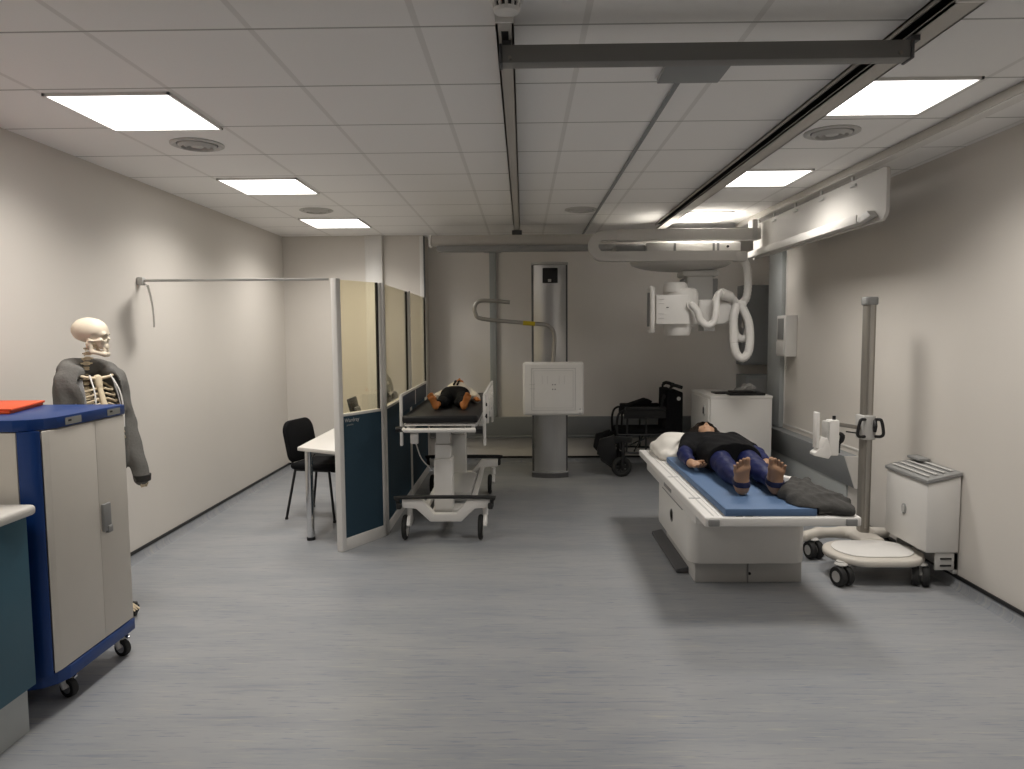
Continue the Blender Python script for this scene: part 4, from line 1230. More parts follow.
for (y0, y1, z0, z1) in ((3.10, 3.215, 1.252, 1.284), (3.42, 3.53, 1.254, 1.284)):
    st = MB().box(X1 + .0003, X1 + .0018, y0, y1, z0, z1).build('label_sticker', 'sticker', t)
    MB().box(X1 + .0019, X1 + .0026, y0 + .02, y0 + .042, z0 + .014, z0 + .022).build('sticker_print', 'black', st)
for (x, y, a) in ((-2.085, 3.11, 1.25), (-2.07, 3.52, 1.25), (-2.64, 3.05, -.3), (-2.64, 3.50, .2)):
    caster(t, x, y, .044, .030, a, top=.119, body='white', brake=True, hub='chrome')
t = thing('orange_folder', (-2.4, 3.2, 1.295), 'orange plastic folder lying on the blue cabinet top', 'folder')
for (z, dx, dy) in ((1.2955, 0, 0), (1.3075, .006, .008)):
    MB().prism([(-2.70 + dx, 3.13 + dy), (-2.315 + dx, 3.15 + dy), (-2.435 + dx, 3.555 + dy), (-2.70 + dx, 3.56 + dy)], 'z', z, z + .0115, .003).build('cover', 'orange', t)

# ================================================================== MANNEQUINS
class Body:
    def __init__(s, x0, slope, y0, z0, sc):
        s.x0, s.slope, s.y0, s.z0, s.sc = x0, slope, y0, z0, sc
    def W(s, p):
        x, t, z = [q * s.sc for q in p]
        return (s.x0 + x + s.slope * t, s.y0 + t, s.z0 + z)
    def cap(s, S_, a, b, ra, rb=None, k=.02, g=0.0, mode='u'):
        S_.cap(s.W(a), s.W(b), ra * s.sc + g, (ra if rb is None else rb) * s.sc + g, k=k * s.sc, mode=mode)
    def ell(s, S_, c, r, k=.02, g=0.0, mode='u', rot=None):
        S_.ell(s.W(c), [q * s.sc + g for q in r], k=k * s.sc, mode=mode, rot=rot)
    def grid(s, lo, hi, h):
        a = s.W(lo); b = s.W(hi)
        return SDF([min(a[i], b[i]) - (.03 if i == 0 else 0) for i in range(3)], [max(a[i], b[i]) + (.10 * s.sc if i == 0 else 0) for i in range(3)], h)

def torso(B, S_, g=0.0, belly=1.0, flat=1.0):
    cf = flat - (.12 if flat < 1 else 0)
    B.ell(S_, (0, 1.27, .120 * cf), (.155, .20, .112 * cf), k=.05, g=g)
    B.ell(S_, (0, 1.03, .115 * flat), (.140, .20, .110 * belly * flat), k=.05, g=g)
    B.ell(S_, (0, .89, .105 * flat), (.165, .13, .100 * flat), k=.05, g=g)
    B.cap(S_, (-.15, 1.37, .095), (.15, 1.37, .095), .062, k=.06, g=g)

def head(B, S_, ph):
    z = .115 + ph
    B.cap(S_, (0, 1.52, .10 + ph * .8), (0, 1.40, .105), .050, .062, k=.04)
    B.ell(S_, (0, 1.625, z - .01), (.074, .100, .090), k=.02)
    B.ell(S_, (0, 1.56, z + .03), (.056, .072, .066), k=.04)
    B.ell(S_, (0, 1.508, z + .045), (.026, .022, .024), k=.03)             # chin
    B.cap(S_, (0, 1.615, z + .083), (0, 1.577, z + .106), .009, .014, k=.012)   # nose
    for sx in (-1, 1):
        B.ell(S_, (sx * .013, 1.574, z + .094), (.010, .010, .010), k=.008)     # nostril wing
        B.ell(S_, (sx * .031, 1.617, z + .070), (.017, .014, .012), k=.006, mode='s')  # eye socket
        B.ell(S_, (sx * .031, 1.617, z + .064), (.015, .011, .011), k=.003)     # closed lid
        B.cap(S_, (sx * .012, 1.636, z + .082), (sx * .047, 1.634, z + .072), .006, k=.012)  # brow ridge
        B.ell(S_, (sx * .040, 1.575, z + .062), (.020, .020, .018), k=.02)      # cheek
        B.ell(S_, (sx * .074, 1.600, z - .005), (.011, .030, .022), k=.006)     # ear
    B.cap(S_, (-.020, 1.545, z + .088), (.020, 1.545, z + .088), .0075, k=.006)
    B.cap(S_, (-.016, 1.533, z + .087), (.016, 1.533, z + .087), .0085, k=.006)
    B.cap(S_, (-.024, 1.5395, z + .097), (.024, 1.5395, z + .097), .0030, k=.002, mode='s')

def foot(B, S_, ax, s, splay, g=0.0, toes=True):
    """sole towards -t, toes up; ax = ankle lateral position, s = +1 big toe on -x side ... inner side sign"""
    i = -s      # direction of the inner edge
    def p(dx, t, z): return (ax + i * dx + s * splay * z, t, z)
    B.ell(S_, p(0, .042, .040), (.034, .040, .040), k=.02, g=g)                 # heel
    B.cap(S_, p(.006, .050, .06), p(.016, .012, .165), .033, .026, k=.03, g=g)     # inner column
    B.cap(S_, p(-.008, .040, .05), p(-.022, .016, .150), .029, .021, k=.03, g=g)    # outer column
    B.cap(S_, p(.026, .006, .172), p(-.028, .012, .150), .021, .018, k=.02, g=g)    # ball
    B.cap(S_, p(0, .085, .075), p(.004, .035, .14), .036, .024, k=.04, g=g)         # instep
    if toes:
        B.cap(S_, p(.031, .000, .178), p(.033, -.012, .222), .0145, .0150, k=.008)
        for (d0, d1, zz, r) in ((.010, .0105, .226, .0088), (-.008, -.0095, .216, .0084), (-.0245, -.0280, .203, .0080), (-.040, -.0455, .187, .0078)):
            B.cap(S_, p(d0, .004, zz - .048), p((d0 + d1) / 2, -.006, zz - .016), r * .95, r * .95, k=.003)
            B.cap(S_, p((d0 + d1) / 2, -.006, zz - .016), p(d1, -.012, zz - .004), r, r * 1.08, k=.002)

def hand(B, S_, w, d, side):
    """w wrist, d unit direction of the fingers in (x,t), palm towards the body and up; side +1 / -1"""
    w = Vector(w); d = Vector((d[0], d[1], 0)).normalized(); n = Vector((-d.y, d.x, 0)) * side
    up = Vector((0, 0, 1))
    pm = w + d * .050
    B.cap(S_, w, w + d * .03, .025, .024, k=.02)
    for q in (-.024, -.008, .008, .024):
        B.cap(S_, w + d * .02 + n * q * .7, w + d * .085 + n * q + up * .002, .0135, .0125, k=.012)
    for q, L, dr in ((-.030, .060, .010), (-.010, .072, .016), (.010, .066, .014), (.030, .052, .008)):
        a = w + d * .085 + n * q
        b = a + d * L * .45 + n * q * .12 - up * .002
        c = b + d * L * .32 + up * dr * .8
        e = c + d * L * .25 + up * dr * 1.3
        B.cap(S_, a, b, .0095, .0088, k=.005); B.cap(S_, b, c, .0088, .0080, k=.004); B.cap(S_, c, e, .0080, .0070, k=.004)
    a = w + d * .018 - n * .022 + up * .006
    b = a + d * .038 - n * .026 + up * .014
    c = b + d * .034 - n * .006 + up * .012
    B.cap(S_, a, b, .015, .0115, k=.014); B.cap(S_, b, c, .0112, .0085, k=.005)

# ---------------------------------------------------------------- adult mannequin on the x-ray table
t = thing('mannequin', (1.40, 4.13, ZM), 'life-size adult training mannequin in blue leggings and black tunic on the x-ray table', 'mannequin')
B = Body(1.389, .050, 4.125, ZM + .002, 1.0)
ARM = {}
for s in (-1, 1):
    ARM[s] = [(s * .175, 1.37, .10), (s * .265, 1.05, .062), (s * .262, .80, .045)]
LEG = {s: [(s * .088, .90, .105), (s * .098, .48, .078), (s * .098, .10, .060)] for s in (-1, 1)}
def limbs(S_, g=0.0, arms=True, legs=True, cut=None):
    for s in (-1, 1):
        if arms:
            a, b, c = ARM[s]
            B.cap(S_, a, b, .052, .042, k=.04, g=g); B.cap(S_, b, c, .042, .028, k=.02, g=g)
        if legs:
            a, b, c = LEG[s]
            B.cap(S_, a, b, .088, .058, k=.05, g=g); B.cap(S_, b, c, .056, .036, k=.03, g=g)
            B.ell(S_, (s * .10, .34, .068), (.056, .12, .056), k=.03, g=g)
SPL = {-1: .10, 1: -.07}
S1 = B.grid((-.36, -.05, -.01), (.36, 1.76, .32), .0042)
torso(B, S1, flat=.86); limbs(S1); head(B, S1, -.004)
for s in (-1, 1):
    foot(B, S1, s * .098, s, SPL[s])
    hand(B, S1, ARM[s][2], (-s * .34, -1), s)
S1.clip(lambda x, y, z: (ZM + .002) - z + 0 * x + 0 * y)
mb = MB(); S1.mesh(mb); mb.build('body', 'skin', t)
# leggings
S2 = B.grid((-.30, .05, -.01), (.30, 1.10, .30), .0065)
limbs(S2, g=.006, arms=False)
B.ell(S2, (0, .89, .105), (.165, .13, .100), k=.05, g=.006)
S2.warp(lambda x, y, z: .0018 * np.sin(y * 38 + x * 60) * np.sin(x * 45 + z * 50))
S2.clip(lambda x, y, z: np.maximum(ZM + .001 - z, (B.y0 + .105) - y) + 0 * x)
mb = MB(); S2.mesh(mb); lg = mb.build('leggings', 'navy', t)
for s in (-1, 1):       # stirrup straps round the heels
    S3 = B.grid((s * .098 - .07, -.05, -.005), (s * .098 + .04, .16, .16), .004)
    foot(B, S3, s * .098, s, SPL[s], g=.0055, toes=False)
    S3.cap(B.W((s * .10, .10, .06)), B.W((s * .098, .16, .065)), .045, k=.02)
    zc, hw = ZM + .072, .016
    S3.clip(lambda x, y, z: np.abs(z - zc - .25 * np.maximum(y - (B.y0 + .03), -.02)) - hw + 0 * x)
    mb = MB(); S3.mesh(mb); mb.build('heel_strap', 'navy_dark', lg)
# sleeves
for s in (-1, 1):
    S3 = B.grid((s * .27 - .16, .78, -.01), (s * .27 + .06, 1.48, .22), .0065)
    a, b, c = ARM[s]
    B.cap(S3, a, b, .054, .045, k=.02, g=.006); B.cap(S3, b, c, .044, .032, k=.02, g=.006)
    S3.warp(lambda x, y, z: .002 * np.sin(y * 45 + z * 50) * np.sin(x * 60))
    S3.clip(lambda x, y, z: np.maximum(ZM + .001 - z, (B.y0 + .815) - y) + 0 * x)
    mb = MB(); S3.mesh(mb); mb.build('sleeve', 'navy', t)
# tunic
S4 = B.grid((-.34, .55, -.01), (.34, 1.56, .34), .0075)
torso(B, S4, g=.012, belly=1.05, flat=.86)
for s in (-1, 1):
    B.cap(S4, (s * .09, .90, .098), (s * .095, .62, .098), .090, .078, k=.08, g=.010)
    B.cap(S4, (s * .17, 1.37, .105), (s * .235, 1.14, .075), .064, .058, k=.05, g=.006)
B.cap(S4, (0, 1.43, .085), (0, 1.468, .090), .064, .060, k=.04, g=.004)
B.cap(S4, (0, .93, .105), (0, .66, .105), .088, .080, k=.10, g=.01)
S4.warp(lambda x, y, z: .003 * np.sin(y * 34 + x * 30) * np.sin(x * 42 + z * 20))
S4.clip(lambda x, y, z: np.maximum(ZM + .001 - z, (B.y0 + .655) - y - .12 * np.abs(x - 1.46)) + 0 * x)
mb = MB(); S4.mesh(mb); mb.build('tunic', 'blackcloth', t)
# hair
S5 = B.grid((-.20, 1.34, .02), (.18, 1.80, .32), .006)
hz = .115 - .004
B.ell(S5, (0, 1.655, hz + .008), (.104, .112, .108), k=0)
for s in (-1, 1):
    B.cap(S5, (s * .080, 1.67, hz + .02), (s * .100, 1.50, hz - .02), .038, .040, k=.03)
    B.cap(S5, (s * .100, 1.50, hz - .02), (s * .130, 1.41, hz - .035), .040, .028, k=.03)
B.ell(S5, (0, 1.555, hz + .085), (.066, .105, .078), k=.012, mode='s')
S5.warp(lambda x, y, z: .0035 * np.sin(x * 150 + z * 90) * np.sin(y * 60 + z * 140))
mb = MB(); S5.mesh(mb); mb.build('hair', 'hair', t)

# pillow
ZM = ZT + .044
s = SDF((1.0, 5.36, ZT - .03), (1.85, 6.06, .90), .0105)
s.ell((1.42, 5.75, .705), (.36, .25, .095), k=0)
for (q0, q1) in (((1.12, 5.52, .665), (1.74, 5.52, .675)), ((1.10, 5.56, .665), (1.10, 5.94, .67)), ((1.74, 5.56, .675), (1.74, 5.94, .67)), ((1.12, 5.96, .67), (1.72, 5.96, .67))):
    s.cap(q0, q1, .032, k=.07)
s.ell((1.22, 5.76, .72), (.13, .20, .095), k=.05)
s.ell((1.63, 5.78, .72), (.12, .20, .085), k=.05)
for (q0, q1) in (((1.14, 5.50, .70), (1.30, 5.66, .79)), ((1.30, 5.52, .70), (1.34, 5.70, .78))):
    s.cap(q0, q1, .012, k=.02, mode='s')
B.ell(s, (0, 1.62, .115), (.094, .125, .100), k=.02, mode='s')
torso(B, s, g=.02, flat=.86) if False else None
B.cap(s, (-.17, 1.37, .09), (.17, 1.37, .09), .085, k=.02, mode='s')
B.cap(s, (0, 1.38, .10), (0, 1.60, .11), .088, k=.02, mode='s')
B.ell(s, (0, 1.27, .10), (.185, .23, .14), k=.01, mode='s')
for sg in (-1, 1):
    B.cap(s, ARM[sg][0], ARM[sg][1], .075, .066, k=.01, mode='s')
    B.cap(s, (sg * .070, 1.66, .12), (sg * .105, 1.43, .08), .042, .036, k=.01, mode='s')
s.warp(lambda x, y, z: .005 * np.sin(x * 40 + y * 23) * np.sin(y * 31 - z * 20))
s.clip(lambda x, y, z: np.maximum(ZT + .003 - z, 5.457 - y) + 0 * x)
mb = MB(); s.mesh(mb)
tag(mb.build('pillow', 'linen'), 'white pillow under the head of the adult mannequin', 'pillow')

# folded garment
GY = -.11
s = SDF((1.34, 3.74, ZT - .03), (1.92, 4.56, ZT + .22), .007)
for (c, r) in (((1.60, 4.22, ZM + .02), (.13, .14, .075)), ((1.66, 4.12, ZM + .01), (.15, .11, .055)), ((1.735, 4.01, ZM - .01), (.09, .065, .040)), ((1.57, 4.10, ZM + .02), (.085, .09, .050)), ((1.63, 4.32, ZM + .03), (.07, .07, .055)), ((1.595, 4.055, ZM - .005), (.115, .10, .055))):
    s.ell((c[0], c[1] + GY, c[2]), r, k=.03)
for (q0, q1, r) in (((1.54, 4.06, ZM + .045), (1.68, 4.30, ZM + .085), .022), ((1.58, 4.03, ZM + .035), (1.78, 4.08, ZM + .04), .02), ((1.64, 4.26, ZM + .085), (1.80, 4.03, ZM + .022), .018), ((1.52, 4.16, ZM + .04), (1.60, 4.30, ZM + .085), .022), ((1.60, 3.99, ZM + .005), (1.79, 3.965, ZM - .02), .022)):
    s.cap((q0[0], q0[1] + GY, q0[2]), (q1[0], q1[1] + GY, q1[2]), r, k=.014)
for (q0, q1, r) in (((1.57, 4.05, ZM + .075), (1.70, 4.22, ZM + .095), .008), ((1.62, 4.02, ZM + .062), (1.76, 4.05, ZM + .058), .007), ((1.54, 4.12, ZM + .085), (1.64, 4.30, ZM + .112), .008)):
    s.cap((q0[0], q0[1] + GY, q0[2]), (q1[0], q1[1] + GY, q1[2]), r, k=.016, mode='s')
s.warp(lambda x, y, z: .004 * np.sin(x * 36 - y * 30) * np.sin(y * 28 + z * 40) + .0015 * np.sin(x * 95 + y * 70))
gs = SDF((1.34, 3.74, ZT - .03), (1.92, 4.56, ZT + .22), .007)      # keep the cloth clear of the foot
foot(B, gs, .098, 1, -.03, g=.012)
B.cap(gs, LEG[1][1], LEG[1][2], .072, .056, k=0)
gs.cap((1.60, 4.47, ZM), (1.66, 4.41, ZM + .02), .06, k=0)
s.d = np.maximum(s.d, -gs.d)
s.clip(lambda x, y, z: np.where((x < 1.607) & (y > 3.838), ZM + .002, ZT + .003) - z)
mb = MB(); s.mesh(mb)
gt = tag(mb.build('folded_garment', 'garment'), 'crumpled charcoal garment at the foot corner of the x-ray table', 'garment')
tag(MB().prism([(1.60, 4.47), (1.645, 4.51), (1.70, 4.45), (1.66, 4.42)], 'z', ZM + .003, ZM + .05, .003).build('paper_pad', 'bright'), 'small white pad beside the right foot of the adult mannequin', 'pad')


# ---------------------------------------------------------------- child mannequin on the trolley
ZK = 1.012
t = thing('mannequin', (-.60, 5.8, ZK), 'small child training mannequin in white shirt lying on the black trolley', 'mannequin')
B = Body(-.60, -.005, 5.73, ZK + .002, .62)
ARM = {-1: [(-.175, 1.36, .10), (-.27, 1.10, .07), (-.31, .86, .06)], 1: [(.175, 1.36, .10), (.27, 1.06, .06), (.32, .80, .055)]}
LEG = {-1: [(-.09, .90, .105), (-.13, .48, .085), (-.165, .10, .065)], 1: [(.09, .90, .105), (.13, .48, .085), (.165, .10, .065)]}
S1 = B.grid((-.46, -.05, -.01), (.40, 1.78, .40), .0048)
torso(B, S1); limbs(S1); head(B, S1, .08)
for s in (-1, 1):
    foot(B, S1, s * .165, s, .42)
    hand(B, S1, ARM[s][2], (s * .10, -1), s)
S1.clip(lambda x, y, z: (ZK + .002) - z + 0 * x + 0 * y)
mb = MB(); S1.mesh(mb); mb.build('body', 'skin_orange', t)
S2 = B.grid((-.36, .10, -.01), (.30, 1.10, .34), .006)
limbs(S2, g=.008, arms=False)
B.ell(S2, (0, .89, .115), (.175, .15, .115), k=.05, g=.008)
B.cap(S2, (-.09, .85, .12), (.09, .85, .12), .10, k=.05, g=.006)
S2.clip(lambda x, y, z: np.maximum(ZK + .001 - z, (B.y0 + .13 * .62) - y) + 0 * x)
mb = MB(); S2.mesh(mb); mb.build('trousers', 'blackcloth', t)
S4 = B.grid((-.46, .78, -.01), (.40, 1.52, .34), .006)
torso(B, S4, g=.010, belly=1.15)
B.ell(S4, (0, 1.22, .14), (.16, .22, .125), k=.05, g=.008)
for s in (-1, 1):
    a, b, c = ARM[s]
    B.cap(S4, a, b, .062, .054, k=.04, g=.008); B.cap(S4, b, [c[i] + (b[i] - c[i]) * .1 for i in range(3)], .052, .044, k=.02, g=.008)
S4.warp(lambda x, y, z: .003 * np.sin(y * 60 + x * 50) * np.sin(x * 70 + z * 40))
S4.clip(lambda x, y, z: np.maximum(ZK + .001 - z, (B.y0 + .92 * .62) - y) + 0 * x)
mb = MB(); S4.mesh(mb); sh = mb.build('shirt', 'shirt', t)
for x in (-.028, .022):
    pth = []
    for k in range(12):
        tt = .96 + .44 * k / 11
        zz = max(.14 + .125 * math.sqrt(max(0, 1 - ((tt - 1.22) / .22) ** 2)) if abs(tt - 1.22) < .219 else .0, .115 + .127 * math.sqrt(max(0, 1 - ((tt - 1.03) / .20) ** 2)) if abs(tt - 1.03) < .2 else 0, .12 + .112 * math.sqrt(max(0, 1 - ((tt - 1.27) / .2) ** 2)) if abs(tt - 1.27) < .2 else 0)
        pth.append(B.W((x, tt, zz + .026)))
    MB().tube(pth, .0095, 8).build('brace_strap', 'blackcloth', sh)
S5 = B.grid((-.16, 1.40, .02), (.14, 1.80, .34), .005)
hz = .115 + .08
B.ell(S5, (0, 1.645, hz - .02), (.086, .104, .088), k=0)
B.ell(S5, (0, 1.575, hz + .085), (.066, .09, .08), k=.012, mode='s')
mb = MB(); S5.mesh(mb); mb.build('hair', 'hair', t)

# ================================================================== SKELETON
SX, SY = -2.42, 3.95
t = thing('skeleton_model', (SX, SY, 0), 'human skeleton model wearing a grey hooded top behind the blue-topped cabinet', 'skeleton')
def frame(ang):
    f = Vector((math.cos(ang), math.sin(ang), 0)); l = Vector((-f.y, f.x, 0))
    return f, l
fb, lb = frame(math.radians(-28))        # chest direction and the skeleton's left
fh, lh = frame(math.radians(12))        # face direction
BASE = Vector((SX, SY, 0))
def b_(f, l, z): return BASE + fb * f + lb * l + Vector((0, 0, z))
HC = BASE + fh * .012 + Vector((0, 0, 1.566))
def h_(f, l, z): return HC + fh * f + lh * l + Vector((0, 0, z))
JW = .016
rotH = [[fh.x, lh.x, 0], [fh.y, lh.y, 0], [0, 0, 1]]
rotB = [[fb.x, lb.x, 0], [fb.y, lb.y, 0], [0, 0, 1]]
# skull
s = SDF(HC + Vector((-.18, -.16, -.05)), HC + Vector((.18, .16, .24)), .0032)
s.ell(h_(-.020, 0, .128), (.104, .074, .082), k=0, rot=rotH)
s.ell(h_(.028, 0, .112), (.068, .066, .070), k=.03, rot=rotH)
s.ell(h_(.060, 0, .055), (.036, .044, .048), k=.02, rot=rotH)
s.cap(h_(.083, -.040, .098), h_(.083, .040, .098), .014, k=.015)
for sg in (-1, 1):
    s.cap(h_(.070, sg * .050, .060), h_(.005, sg * .068, .058), .0085, .007, k=.01)
    s.ell(h_(.070, sg * .045, .058), (.017, .015, .016), k=.012, rot=rotH)
    s.ell(h_(-.005, sg * .055, .035), (.018, .014, .026), k=.015, rot=rotH)
    s.ell(h_(.098, sg * .032, .078), (.034, .023, .021), k=.006, mode='s', rot=rotH)
    s.ell(h_(.040, sg * .070, .078), (.026, .014, .020), k=.012, mode='s', rot=rotH)
s.ell(h_(.104, 0, .050), (.022, .013, .018), k=.005, mode='s', rot=rotH)
s.cap(h_(.090, 0, .082), h_(.104, 0, .066), .007, k=.006)
s.box(h_(.070, 0, .016), (.026, .026, .014), .010, k=.012, rot=rotH)
SK = .85
def shrink(mb):
    mb.v = [tuple(HC[i] + (q[i] - HC[i]) * SK for i in range(3)) for q in mb.v]
    return mb
mb = MB(); s.mesh(mb); shrink(mb).build('skull', 'bone_pale', t)
s = SDF(HC + Vector((-.14, -.14, -.09)), HC + Vector((.16, .14, .08)), .0032)
for sg in (-1, 1):
    s.cap(h_(.002, sg * .058, .050 + JW), h_(.012, sg * .053, -.030 + JW), .010, .013, k=.01)
    s.cap(h_(.012, sg * .053, -.030 + JW), h_(.078, sg * .022, -.050 + JW), .013, .014, k=.012)
s.cap(h_(.080, -.022, -.048 + JW), h_(.080, .022, -.048 + JW), .016, k=.012)
s.cap(h_(.078, -.020, -.020 + JW), h_(.078, .020, -.020 + JW), .011, k=.014)
mb = MB(); s.mesh(mb); jw = shrink(mb).build('jaw', 'bone_pale', t)
mb = MB()
for row, z in ((0, .006), (1, -.006)):
    for k in range(-4, 5):
        a = k * .26
        p = h_(.058 + .036 * math.cos(a), .030 * math.sin(a), z)
        mb.ell(p, (.0042, .0042, .0065), 8, 5)
shrink(mb).build('teeth', 'bone_pale', jw)
# spine
mb = MB()
z = 1.535; q = []
for k in range(24):
    u = k / 23
    zz = 1.572 - .652 * u
    f = -.012 - .055 * math.sin(PI * min(1, u * 1.5)) * (1 if u < .67 else 0) + (-.012 if u > .67 else 0)
    r = .016 + .012 * u
    p = b_(f, 0, zz)
    mb.lathe([(r * .7, -.011), (r, -.008), (r * .86, 0), (r, .008), (r * .7, .011)], p, 'z', 14)
    mb.tube([p, p - fb * (r + .022) + Vector((0, 0, -.010))], [.007, .005], 6)
    mb.tube([p - lb * (r + .014), p + lb * (r + .014)], .005, 6)
mb.build('spine', 'bone', t)
# ribs
for k in range(10):
    u = k / 9
    z0 = 1.405 - .030 * k
    wd = .058 + .052 * math.sin(min(1, .25 + u * .9) * PI / 2)
    dp = .085 + .045 * math.sin(min(1, .3 + u) * PI / 2)
    for sg in (-1, 1):
        pts = []
        for i in range(12):
            a = PI * i / 11 * (.97 if k < 7 else .86)
            f = -.050 + dp * .5 * (1 - math.cos(a)) * (1.15 + .35 * u)
            l = sg * (wd * math.sin(a) + .018 * (1 - i / 11) + .014)
            zz = z0 - (.075 + .02 * u) * math.sin(a * .55) + (.02 + .045 * u) * max(0, (i - 8) / 3)
            pts.append(b_(f, l, zz))
        MB().tube(pts, [.0062] * 12, 8, smooth=2).build('rib', 'bone', t)
s = SDF(BASE + Vector((-.1, -.25, 1.10)), BASE + Vector((.25, .1, 1.48)), .005)
s.cap(b_(.052, 0, 1.405), b_(.064, 0, 1.37), .022, .019, k=.01); s.cap(b_(.066, 0, 1.36), b_(.115, 0, 1.235), .014, .017, k=.01); s.cap(b_(.117, 0, 1.225), b_(.120, 0, 1.19), .009, .005, k=.01)
mb = MB(); s.mesh(mb); mb.build('sternum', 'bone', t)
for sg in (-1, 1):
    MB().tube([b_(.055, sg * .018, 1.405), b_(.058, sg * .07, 1.415), b_(.030, sg * .115, 1.428), b_(-.005, sg * .150, 1.425)], [.010, .008, .008, .010], 10, smooth=4).build('clavicle', 'bone', t)
    fo = .09 if sg > 0 else 0.0
    sh_, el_, wr_ = b_(-.01, sg * .145, 1.40), b_(fo * .4, sg * .168, 1.13), b_(.045 + fo, sg * .18, .84)
    MB().tube([sh_, (sh_ + el_) / 2, el_], [.018, .011, .015], 10, smooth=3).build('upper_arm_bone', 'bone', t)
    MB().tube([el_ + lb * .010, wr_ + lb * .010], [.011, .009], 8).tube([el_ - lb * .010, wr_ - lb * .010], [.009, .010], 8).build('forearm_bones', 'bone', t)
    mb = MB(); dn = (wr_ - el_).normalized()
    for q in range(4):
        o_ = wr_ + lb * (.010 * (q - 1.5))
        mb.tube([o_, o_ + dn * .06 + lb * .003 * (q - 1.5), o_ + dn * .075 - fb * .01, o_ + dn * .055 - fb * .025], [.007, .006, .005, .004], 6)
    mb.build('hand_bones', 'bone', t)
    MB().tube([b_(0, sg * .085, .885), b_(0, sg * .115, .87), b_(.005, sg * .10, .68), b_(.01, sg * .085, .475)], [.022, .020, .013, .022], 10, smooth=3).build('thigh_bone', 'bone', t)
    MB().tube([b_(.01, sg * .085, .455), b_(0, sg * .085, .12)], [.021, .012], 10).tube([b_(-.005, sg * .105, .44), b_(-.012, sg * .105, .11)], .007, 8).build('shin_bones', 'bone', t)
    mb = MB()
    mb.tube([b_(-.04, sg * .088, .075), b_(.0, sg * .09, .10), b_(.06, sg * .092, .085)], [.018, .020, .014], 8)
    for q in range(5):
        l = sg * (.07 + .012 * q)
        mb.tube([b_(.055, l, .085), b_(.11, l + sg * .004 * (q - 2), .065), b_(.155 - .006 * q, l + sg * .006 * (q - 2), .055)], [.008, .006, .004], 6)
    mb.build('foot_bones', 'bone', t)
s = SDF(BASE + Vector((-.22, -.22, .80)), BASE + Vector((.22, .22, 1.06)), .007)
for sg in (-1, 1):
    s.ell(b_(-.01, sg * .085, .965), (.055, .022, .075), k=.03, rot=rotB)
    s.cap(b_(-.02, sg * .07, .93), b_(.04, sg * .02, .87), .018, .014, k=.03)
    s.cap(b_(0, sg * .10, .89), b_(.0, sg * .06, .85), .022, .014, k=.02)
s.ell(b_(-.045, 0, .92), (.022, .040, .055), k=.03, rot=rotB)
mb = MB(); s.mesh(mb); mb.build('pelvis', 'bone', t)
st = MB().tube([b_(-.10, 0, .10), b_(-.10, 0, .90), b_(-.05, 0, .93)], .012, 10).build('stand_pole', 'chrome', t)
mb = MB()
for k in range(5):
    a = 2 * PI * k / 5 + .15
    mb.tube([b_(-.10, 0, .10), BASE + fb * -.10 + Vector((.22 * math.cos(a), .22 * math.sin(a), .075))], [.018, .013], 8)
mb.build('stand_base', 'black', t)
for k in range(5):
    a = 2 * PI * k / 5 + .15
    p = BASE + fb * -.10 + Vector((.22 * math.cos(a), .22 * math.sin(a), 0))
    caster(t, p.x, p.y, .025, .022, a, top=.078, body='black', hub='black', name='stand_caster')
# hooded top
ARMP = {}
for sg, fo in ((-1, .0), (1, .09)):
    ARMP[sg] = [b_(-.01, sg * .145, 1.40), b_(.0 + fo * .4, sg * .168, 1.13), b_(.045 + fo, sg * .18, .82)]
s = SDF(BASE + Vector((-.36, -.36, .74)), BASE + Vector((.42, .36, 1.60)), .0075)
s.box(b_(.010, 0, 1.13), (.110, .160, .32), .105, rot=rotB)
s.cap(b_(-.02, -.10, 1.39), b_(-.02, .10, 1.39), .062, k=.06)
s.clip(lambda x, y, z: .86 - z + 0 * x + 0 * y)
s.box(b_(.012, 0, 1.10), (.098, .148, .345), .095, mode='s', rot=rotB)
s.cap(b_(-.012, -.09, 1.383), b_(-.012, .09, 1.383), .050, k=.02, mode='s')
s.box(b_(.20, -.005, 1.16), (.16, .100, .50), .03, k=.02, mode='s', rot=rotB)
s.cap(b_(.03, 0, 1.40), b_(.02, 0, 1.62), .070, .09, k=.02, mode='s')
for sg in (-1, 1):
    a_, e_, w_ = ARMP[sg]
    s.cap(a_, e_, .054, .049, k=.03)
    s.cap(e_, w_, .049, .044, k=.02)
    pass
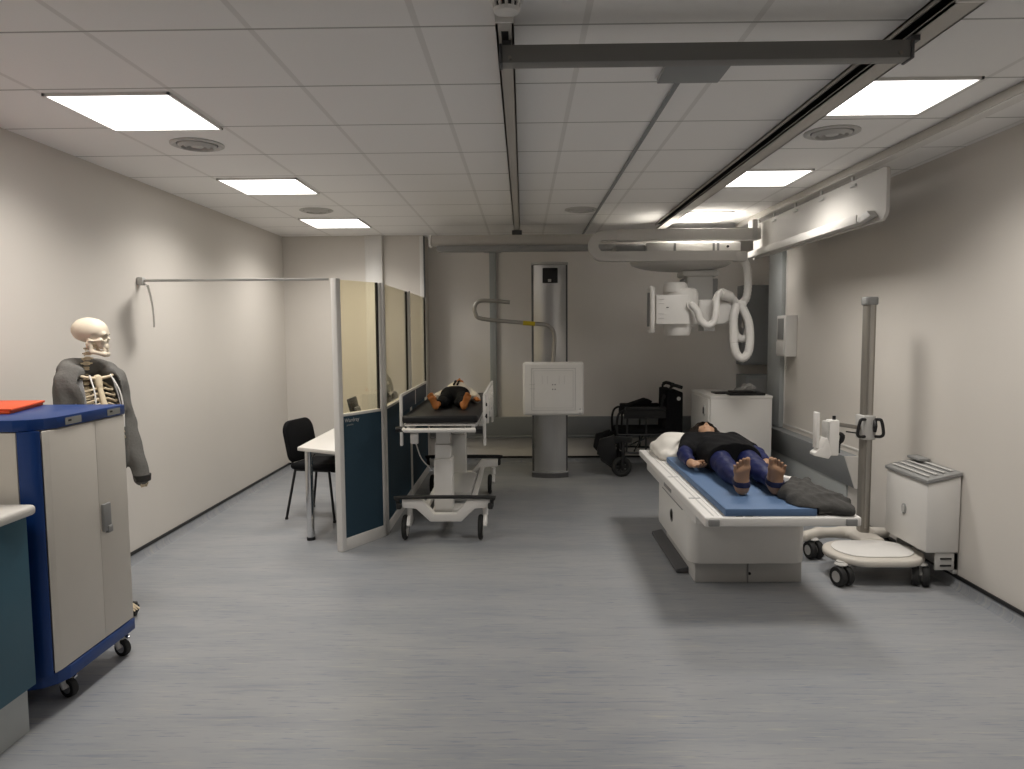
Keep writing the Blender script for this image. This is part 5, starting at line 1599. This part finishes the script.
for i in range(9):
    a0 = math.radians(55 + 250 * i / 9); a1 = math.radians(55 + 250 * (i + 1) / 9)
    def hp_(a): return b_(-.035 + .085 * math.cos(a), .108 * math.sin(a), 1.452 + .022 * (-math.cos(a)))
    s.cap(hp_(a0), hp_(a1), .036, k=.03)
s.cap(b_(-.115, -.06, 1.425), b_(-.12, .05, 1.425), .062, k=.04)
s.warp(lambda x, y, z: .0035 * np.sin(z * 40 + x * 50) * np.sin(x * 45 - y * 38))
mb = MB(); s.mesh(mb); hd = mb.build('hooded_top', 'hoodie', t)
def strip(pa, pb, th, name, m):
    vs = []; fs = []
    n = len(pa)
    for A, C in zip(pa, pb):
        d = (C - A).normalized(); nn = d.cross(Vector((0, 0, 1))).normalized() * th
        vs += [A, C, C + nn, A + nn]
    for i in range(n - 1):
        for k in range(4):
            l = (k + 1) % 4
            fs.append((i * 4 + k, i * 4 + l, i * 4 + 4 + l, i * 4 + 4 + k))
    fs.append((3, 2, 1, 0)); e = (n - 1) * 4; fs.append((e, e + 1, e + 2, e + 3))
    mb = MB(); mb.add(vs, fs); return mb.build(name, m, hd)
for sg in (-1, 1):
    pa = []; pb = []
    for k in range(11):
        u = k / 10
        zz = 1.40 - .50 * u
        w = .075 * min(1, .30 + u * 2.2)
        pa.append(b_(.050 + .055 * math.sin(min(1, u * 2.2) * PI / 2), sg * (.084 + .014 * math.sin(PI * u)), zz))
        pb.append(b_(.050 + .055 * math.sin(min(1, u * 2.2) * PI / 2) - w * .85, sg * (.092 + w * .50), zz + .004))
    strip(pa, pb, .006, 'front_facing', 'lining')
    MB().tube([b_(.076, sg * .058, 1.425), b_(.135, sg * .070, 1.34), b_(.155, sg * .076, 1.24), b_(.157, sg * .076, 1.13)], .0042, 6, smooth=3).build('drawstring', 'bright', hd)
    MB().tube([ARMP[sg][2] + (ARMP[sg][1] - ARMP[sg][2]) * .06 + fb * .012 - lb * sg * .0, ARMP[sg][2] - (ARMP[sg][1] - ARMP[sg][2]) * .06], [.047, .043], 14).build('cuff', 'garment', hd)
